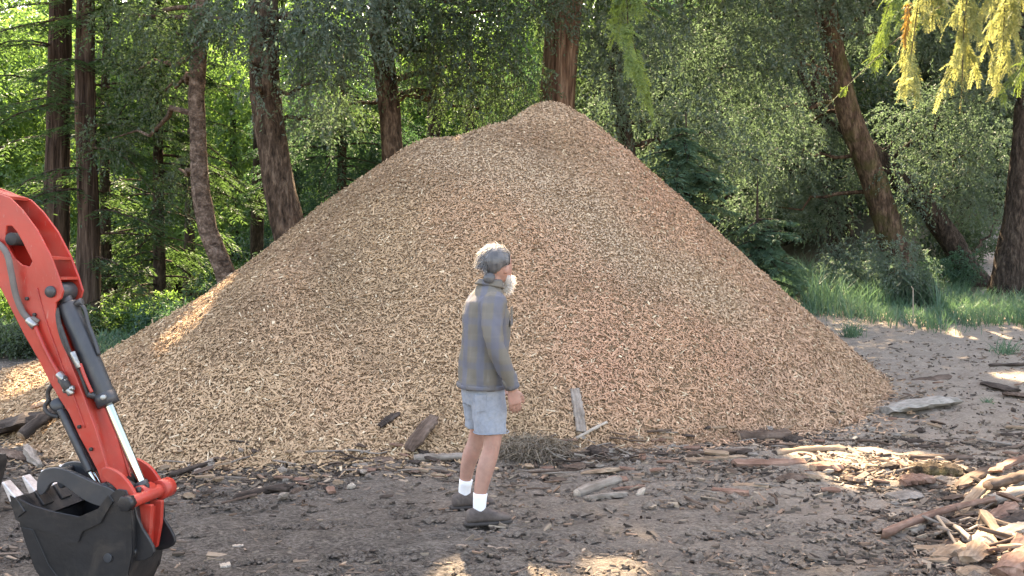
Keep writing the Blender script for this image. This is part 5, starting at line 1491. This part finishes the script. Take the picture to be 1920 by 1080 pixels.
    b = MB(); b.add(*tube([V3(.03 + .11 * math.cos(t_), -.106 + .098 * math.sin(t_), .557 + .002 * math.sin(3 * t_)) for t_ in np.linspace(0, 6.283, 30)], .0035, 5)); link('hem', b.mesh('hem', [cloth], True), sho)
    # ---- socks and shoes
    for s_, ax in ((-1, -.055), (1, -.045)):
        fy = FY[s_]; k5 = (s_ * .12 - fy) * .12; b = MB(); b.add(*tube([V3(ax, fy, .04), V3(ax, fy, .09), V3(ax + .001, fy, .13), V3(ax + .004, fy + k5 * .7, .165), V3(ax + .006, fy + k5, .19)], [.036, .039, .041, .043, .044], 18))
        link('sock', b.mesh('sock', [white], True), root)
        b = MB()
        b.add(*loft([(V3(ax + dx, fy + s_ * dy, z), (0, wy, 0), (0, 0, hz_)) for dx, dy, z, wy, hz_ in [(-.085, 0, .048, .022, .030), (-.07, 0, .055, .036, .042), (-.03, 0, .060, .044, .048), (.02, .0, .062, .046, .050), (.07, .004, .054, .048, .040), (.12, .008, .044, .050, .030), (.165, .008, .036, .044, .022), (.195, .006, .030, .026, .014)]], 20, 2.5))
        me = remesh(b, .006, 3); me.materials.append(shoe)
        deform(me, lambda V: .0025 * vn(V[:, 0] * 30, V[:, 1] * 30, V[:, 2] * 30))
        for p in me.polygons: p.use_smooth = True
        so = link('shoe', me, root)
        b = MB()
        b.add(*loft([(V3(ax + dx, fy + s_ * dy, .011), (0, wy, 0), (0, 0, .011)) for dx, dy, wy in [(-.095, 0, .026), (-.08, 0, .040), (-.03, 0, .046), (.03, .002, .046), (.09, .006, .053), (.14, .008, .052), (.18, .008, .042), (.205, .006, .022)]], 16, 5))
        link('sole', b.mesh('sole', [sole], True), so)
    # ---- hair: cap, bun and loose strands
    b = MB()
    def headpt(D, R_):
        return np.stack([hp(*(V3(-.012, 0, .135) + D[i] * R_[i])) for i in range(len(D))])
    nu, nv = 40, 22
    th_, ph_ = np.meshgrid(np.linspace(0, 2 * np.pi, nu, endpoint=False), np.linspace(-1.35, 1.52, nv))
    D = np.stack([np.cos(ph_) * np.cos(th_), np.cos(ph_) * np.sin(th_), np.sin(ph_)], -1).reshape(-1, 3)
    def hair_r(D):
        r = 1 / np.sqrt((D[:, 0] / .114) ** 2 + (D[:, 1] / .090) ** 2 + (D[:, 2] / .104) ** 2)
        front = ss(.35, .62, D[:, 0]) * ss(.52, .22, D[:, 2])
        low = ss(-.15, -.42, D[:, 2] - np.maximum(0, -D[:, 0]) * -.35 + .0) * ss(-.75, .1, D[:, 0])
        r = r * (1 - .45 * np.clip(front + low, 0, 1))
        return r + .005 * vn(D[:, 0] * 7 + D[:, 2] * 10, D[:, 1] * 9, D[:, 2] * 4) + .003 * vn(D[:, 0] * 30, D[:, 1] * 30, D[:, 2] * 12)
    V = headpt(D, hair_r(D))
    i, j = np.meshgrid(np.arange(nv - 1), np.arange(nu), indexing='ij'); j2 = (j + 1) % nu
    b.add(V, np.stack([i * nu + j, i * nu + j2, (i + 1) * nu + j2, (i + 1) * nu + j], -1).reshape(-1, 4), 0, np.clip(.10 + .26 * vn(th_.ravel()[(i * nu + j).ravel()] * 9, ph_.ravel()[(i * nu + j).ravel()] * 2.5, 1.) + 0.55 * ss(.55, .95, D[(i * nu + j).ravel(), 2]), 0, 1))  # tint whitens towards the crown, painting in the sunlit rim
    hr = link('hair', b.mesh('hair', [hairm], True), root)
    b = MB(); c = hp(-.112, -.022, .032); Vb, Fb = ball(c, (.036, .034, .034)); Vb = Vb + .006 * vn(Vb[:, 0] * 40, Vb[:, 1] * 40, Vb[:, 2] * 60)[:, None]; b.add(Vb, Fb, 0, .0); link('hair_bun', b.mesh('bun', [hairm], True), hr)
    b = MB(); q = rng.normal(size=(5000, 3)); q = unit(q); q = q[(q[:, 2] > -.3) & ~((q[:, 0] > .30) & (q[:, 2] < .42))][:2600]
    P = headpt(q, hair_r(q) * .985)
    flow = np.stack([-np.ones(len(q)), q[:, 1] * .2, -.35 - q[:, 2] * .2], 1); flow = unit(flow - q * (flow * q).sum(1)[:, None]) + q * (rng.uniform(.0, .36, (len(q), 1)) ** 2 * (.35 + 1.2 * ss(.2, .8, q[:, 2]))[:, None])
    strands(b, P, flow, rng.uniform(.03, .075, len(q)), .0012, .35, .1, 5)
    b.F[-1] = (b.F[-1][0], 0, np.repeat(np.clip(.10 + .22 * rng.random(len(q)) + .45 * ss(.55, .95, q[:, 2]), 0, 1), 4))  # strands whitened at the top as well, as if sunlit
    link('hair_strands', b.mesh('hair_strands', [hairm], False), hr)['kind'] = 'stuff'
    # ---- strap round the head
    b = MB(); T_ = np.linspace(0, 2 * np.pi, 40); Dd = np.stack([.22 + 0 * T_, np.sin(T_), np.cos(T_)], 1); Dd = unit(Dd); P = headpt(Dd, hair_r(Dd) * 1.015)
    P = P[(np.cos(T_) > -.35)]; P = np.concatenate([P[len(P) // 2:], P[:len(P) // 2]])
    b.add(*tube(P, .0028, 6)); link('head_strap', b.mesh('strap', [sole], True), hr)
    # ---- beard
    b = MB(); c = hp(.070, 0, .012); Vb, Fb = ball(c, (.044, .048, .058), 22, 16)
    rel = Vb - c; Vb = Vb + rel * (.10 * vn(rel[:, 0] * 40, rel[:, 1] * 40, rel[:, 2] * 25))[:, None]
    b.add(Vb, Fb, 0, .6)
    for s_ in (-1, 1): b.add(*loft([(hp(.034, s_ * .056, .05), hax * .014, hay * .012), (hp(.048, s_ * .050, .02), hax * .028, hay * .016), (hp(.062, s_ * .034, -.02), hax * .03, hay * .02)], 10), 0, .5)
    bd = link('beard', b.mesh('beard', [beardm], True), root)
    b = MB(); q = unit(rng.normal(size=(1800, 3))); P = c + q * V3(.042, .046, .056)
    strands(b, P, q * .7 + V3(.10, 0, -.8), rng.uniform(.015, .04, len(q)), .0011, .8, .1, 4)
    link('beard_strands', b.mesh('beard_strands', [beardm], False), bd)['kind'] = 'stuff'
    b = MB(); b.add(*ball(hp(.094, 0, .052), (.014, .034, .010), 14, 7), 0, .6); link('moustache', b.mesh('moustache', [beardm], True), bd)
person()

# ------------------------------------------------------------------ overhanging fir at the right
def overhang():
    base = np.array([5.9, 8.2, 0]); base[2] = float(zg(base[0], base[1])) - .1
    root = thing('overhanging_fir', tuple(base), 'near fir whose drooping sunlit sprays hang into the top right', 'tree')
    trunk_part(root, [base, base + [0, .05, 3], base + [.05, 0, 7], base + [0, 0, 11]], [.26, .22, .15, .03], M['bark_red'], seed=81)
    def spray(name, pts, side_l, n_side, mat, nl=.046, w=.0062, tips=1.0, hang=.6, s0=.5):
        p = smooth_path(pts, 50)
        wd = MB(); wd.add(*tube(p, np.linspace(.016, .003, 50), 5)); br = wd.build('branch', M['bark_red'], root, True)
        lv = MB()
        axes = [(p[28:], .03)]
        for k in range(n_side):
            s_ = rng.uniform(s0, .99); q = p[int(s_ * 49)]
            t_ = unit(p[min(49, int(s_ * 49) + 1)] - p[int(s_ * 49) - 1])
            sd = unit(np.cross(t_, [0, 0, 1.])) * (1 if k % 2 else -1)
            d = unit(t_ * .5 + sd * rng.uniform(.3, .9) + np.array([0, 0, -.2]) + rng.normal(size=3) * .15)
            L = side_l * rng.uniform(.45, 1.1) * tips
            u = np.linspace(0, 1, 12)[:, None]
            tw = q + d * L * u * (1 - .35 * u) + np.array([0, 0, -1.]) * hang * L * u ** 1.6
            axes.append((tw, nl))
            # twiglets
            for _ in range(8):
                m_ = rng.integers(3, 11); q2 = tw[m_]; d2 = unit((tw[m_] - tw[m_ - 1]) / np.linalg.norm(tw[m_] - tw[m_ - 1]) + rng.normal(size=3) * .55); L2 = L * rng.uniform(.18, .36)
                u2 = np.linspace(0, 1, 7)[:, None]; axes.append((q2 + d2 * L2 * u2 + np.array([0, 0, -.4]) * L2 * u2 ** 2, nl * .9))
        for ax, ln in axes:
            ax = smooth_path(ax, max(8, int(np.linalg.norm(np.diff(ax, axis=0), axis=1).sum() / .0075)))
            T, A, B = frames(ax)
            hor = unit(np.cross(T, [0, 0, 1.]) + 1e-6)
            for sg in (-1, 1):
                n_ = len(ax)
                D_ = unit(T * .75 + hor * sg + rng.normal(size=(n_, 3)) * .16)
                Ls = ln * rng.uniform(.7, 1.15, n_) * np.linspace(1, .55, n_)
                leaves_mesh(lv, ax, D_, np.cross(hor, T) + rng.normal(size=(n_, 3)) * .35, Ls, np.full(n_, w), np.clip(rng.normal(size=n_) * .22 + .5 + rng.normal() * .18, 0, 1))
        lv.build('needles', mat, br)
    Y = 6.6
    for k, (x0, y0, x1, y1) in enumerate([(1800, -120, 1700, 150), (1860, -90, 1800, 210), (1900, -60, 1880, 90), (1780, -150, 1650, 60), (1930, -120, 1850, 20)]):
        Yk = Y + (k - 1) * .22
        e = at(x1, y1, Yk); m_ = at((x0 + x1) / 2, y0 + 40, Yk); s0 = at(x0 + 120, y0 - 60, Yk + .3)
        spray('branch', [base + [0, 0, 4.6 + .2 * k], (base + [0, 0, 4.6]) * .5 + s0 * .5 + [0, 0, .1], s0, m_, e], .36, 32, M['gold'] if k != 3 else M['frond'], tips=1.0)
    spray('branch', [base + [0, 0, 4.3], at(2000, -160, 6.4), at(1960, 60, 6.1), at(1900, 150, 6.0)], .34, 22, M['frond'])
    # long branch reaching left over the pile, its tip drooping into view
    spray('branch', [base + [0, 0, 4.9], at(1750, -420, 6.6), at(1350, -330, 5.6), at(1200, -120, 5.1), at(1178, 50, 5.0), at(1210, 140, 5.0)], .32, 46, M['frond'], tips=1.0, hang=.5, s0=.72)
    spray('branch', [base + [0, 0, 5.1], at(1800, -440, 6.2), at(1400, -420, 5.3), at(1140, -200, 4.9), at(1120, -30, 4.85)], .20, 26, M['frond'], hang=.5)
    spray('branch', [base + [0, 0, 4.0], at(1900, -60, 7.2), at(1700, 60, 7.0), at(1590, 160, 6.9), at(1545, 205, 6.9)], .10, 8, M['frond'], hang=.1)
    # dead hanging spray
    lv = MB(); c0 = at(1704, 6, 6.4); P = c0 + np.array([-.018, 0, -.16]) * 1.7 * rng.random((160, 1)) + rng.normal(size=(160, 3)) * .006
    leaves_mesh(lv, P, np.array([-.1, 0, -1.]) + rng.normal(size=(160, 3)) * .35, rng.normal(size=(160, 3)), rng.uniform(.03, .07, 160), rng.uniform(.006, .014, 160), rng.random(160))
    lv.build('dead_spray', M['deadleaf'], root)
    # the rest of the crown, outside the picture
    lv, wd = MB(), Limbs()
    for i in range(26):
        z = 5.4 + 5.6 * i / 26
        conifer_branch(lv, wd, base + [0, 0, z], rng.uniform(.2, 2.9), 2.0 * (1 - .6 * i / 26), .4, 40, .22, .1)
    wd.build('branch', M['bark_red'], root); lv.build('crown', M['fir'], root)
overhang()
